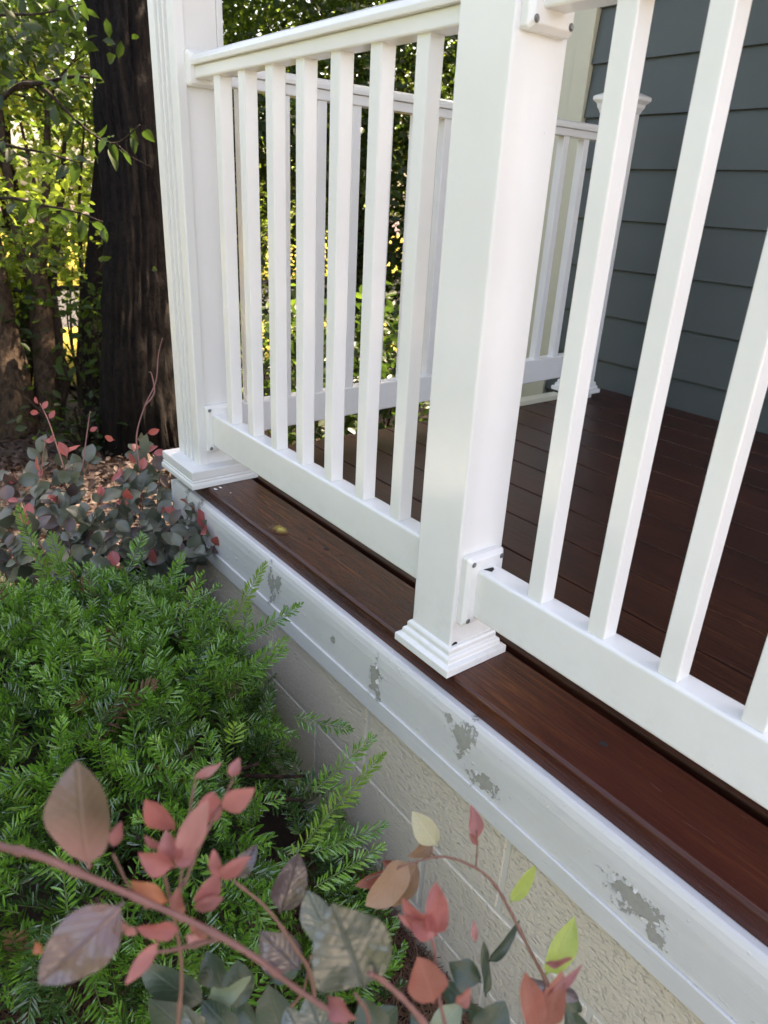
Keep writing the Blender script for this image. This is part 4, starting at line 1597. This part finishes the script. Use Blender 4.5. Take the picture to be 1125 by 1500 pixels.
branch(fcx, [(640, 1258, .68), (625, 1240, .69), (618, 1225, .69)], .0009, .0006, TWIG_BR, 'twig', 6)
branch(fcx, [at(700, 1640, .52), (655, 1510, .48), (640, 1440, .47), (636, 1390, .46), (625, 1355, .46)], .0014, .0009, TWIG_RED.m, 'twig', 7)
branch(fcx, [at(790, 1640, .58), (775, 1530, .54), (792, 1470, .52), (800, 1440, .52)], .0014, .0010, TWIG_RED.m, 'twig', 7)
for a in [(640, 1240, 606, 1192, 38, 'cream', .69, .68, .2), (636, 1236, 598, 1256, 26, 'brown', .69, .68), (698, 1232, 694, 1182, 26, 'rose', .68, .68, .3), (700, 1238, 688, 1222, 12, 'brick', .675, .675), (600, 1262, 540, 1330, 62, 'brown', .69, .66, .3), (598, 1268, 522, 1300, 34, 'brick', .70, .68), (612, 1262, 575, 1330, 38, 'brown', .70, .69, -.4), (585, 1270, 560, 1262, 20, 'brick', .69, .69),
          (748, 1322, 784, 1268, 28, 'lime', .68, .67, .2), (800, 1428, 846, 1358, 46, 'lime', .67, .66, -.1), (715, 1410, 764, 1366, 20, 'dark', .70, .69), (712, 1460, 710, 1380, 22, 'dark', .71, .70, .5), (705, 1440, 658, 1410, 42, 'dark', .60, .60), (690, 1480, 650, 1440, 40, 'dark', .62, .62),
          (640, 1372, 590, 1322, 44, 'pink', .46, .45), (638, 1370, 640, 1296, 46, 'pink', .46, .455, .3), (642, 1366, 588, 1352, 32, 'pink', .46, .45, -.4),
          (636, 1470, 614, 1408, 66, 'brick', .46, .45), (668, 1470, 690, 1452, 28, 'brick', .47, .47), (790, 1512, 772, 1430, 48, 'brick', .52, .50, .3), (795, 1512, 822, 1436, 44, 'brick', .52, .51, -.3), (800, 1412, 838, 1404, 16, 'rose', .54, .53), (800, 1462, 852, 1428, 15, 'rose', .52, .51), (800, 1445, 770, 1436, 26, 'plum', .62, .62), (820, 1450, 852, 1486, 30, 'dark', .66, .66), (812, 1440, 850, 1470, 24, 'plum', .64, .64),
          (620, 1520, 680, 1480, 44, 'pale', .60, .60), (700, 1530, 740, 1470, 56, 'dark', .60, .60), (740, 1530, 690, 1480, 46, 'dark', .62, .62), (650, 1530, 600, 1490, 40, 'dark', .6, .6), (860, 1530, 830, 1480, 40, 'dark', .66, .66), (696, 1380, 694, 1352, 12, 'rose', .6, .6)]:
    fleaf(fcx, *a)

# ------------------------------------------------------------------ loose ground cover
STRAW = m_leaf('pine_straw', (.07, .030, .018), (.20, .10, .055), (.1, .05, .03), .7, .1)


def straw(name, n, x0, x1, y0, y1, L, seed, label):
    r = np.random.default_rng(seed)
    V, F = [], []
    for i in range(n):
        x, y = r.uniform(x0, x1), r.uniform(y0, y1)
        a = r.uniform(0, 6.28)
        l = L * r.uniform(.5, 1.2)
        tilt = r.normal() * .25
        z = gz(x, y) + .012 + r.uniform(0, .022)
        dx, dy, dz_ = math.cos(a) * l / 2, math.sin(a) * l / 2, tilt * l / 2
        nx_, ny_ = -math.sin(a) * .0011, math.cos(a) * .0011
        b = r.uniform(-.15, .15) * l
        k_ = len(V)
        V += [(x - dx - nx_, y - dy - ny_, z - dz_), (x - dx + nx_, y - dy + ny_, z - dz_), (x - ny_ * 0 + nx_ + -math.sin(a) * b, y + ny_ + math.cos(a) * b, z + .004), (x - nx_ - math.sin(a) * b, y - ny_ + math.cos(a) * b, z + .004),
              (x + dx, y + dy, z + dz_)]
        F += [(k_, k_ + 1, k_ + 2, k_ + 3), (k_ + 3, k_ + 2, k_ + 4)]
    me = bpy.data.meshes.new(name)
    me.from_pydata(V, [], F)
    o = put(name, me, STRAW)
    tag(o, label, 'pine straw', None, 'stuff')


straw('pine_straw', 9000, .6, 1.7, -.9, -.065, .09, 3, 'brown pine needles on the bed at the foot of the block wall')
LITTER = [m_leaf('dry_leaf_litter', (.030, .018, .013), (.085, .050, .034), (.08, .04, .02), .7, .1), ]
r = np.random.default_rng(8)
P = np.stack([r.uniform(-4.4, -.3, 7000), r.uniform(-1.6, 2.0, 7000), np.zeros(7000)], 1)
P[:, 2] = [gz(a, b) + .02 + .02 * abs(noise.noise((a * 2.1, b * 2.1, 0))) for a, b in P[:, :2]]
o = leafcloud('leaf_litter', P, .055, LITTER[0], None, 'stuff', droop=0, seed=9)
tag(o, 'brown fallen leaves covering the ground under the trees', 'leaf litter')
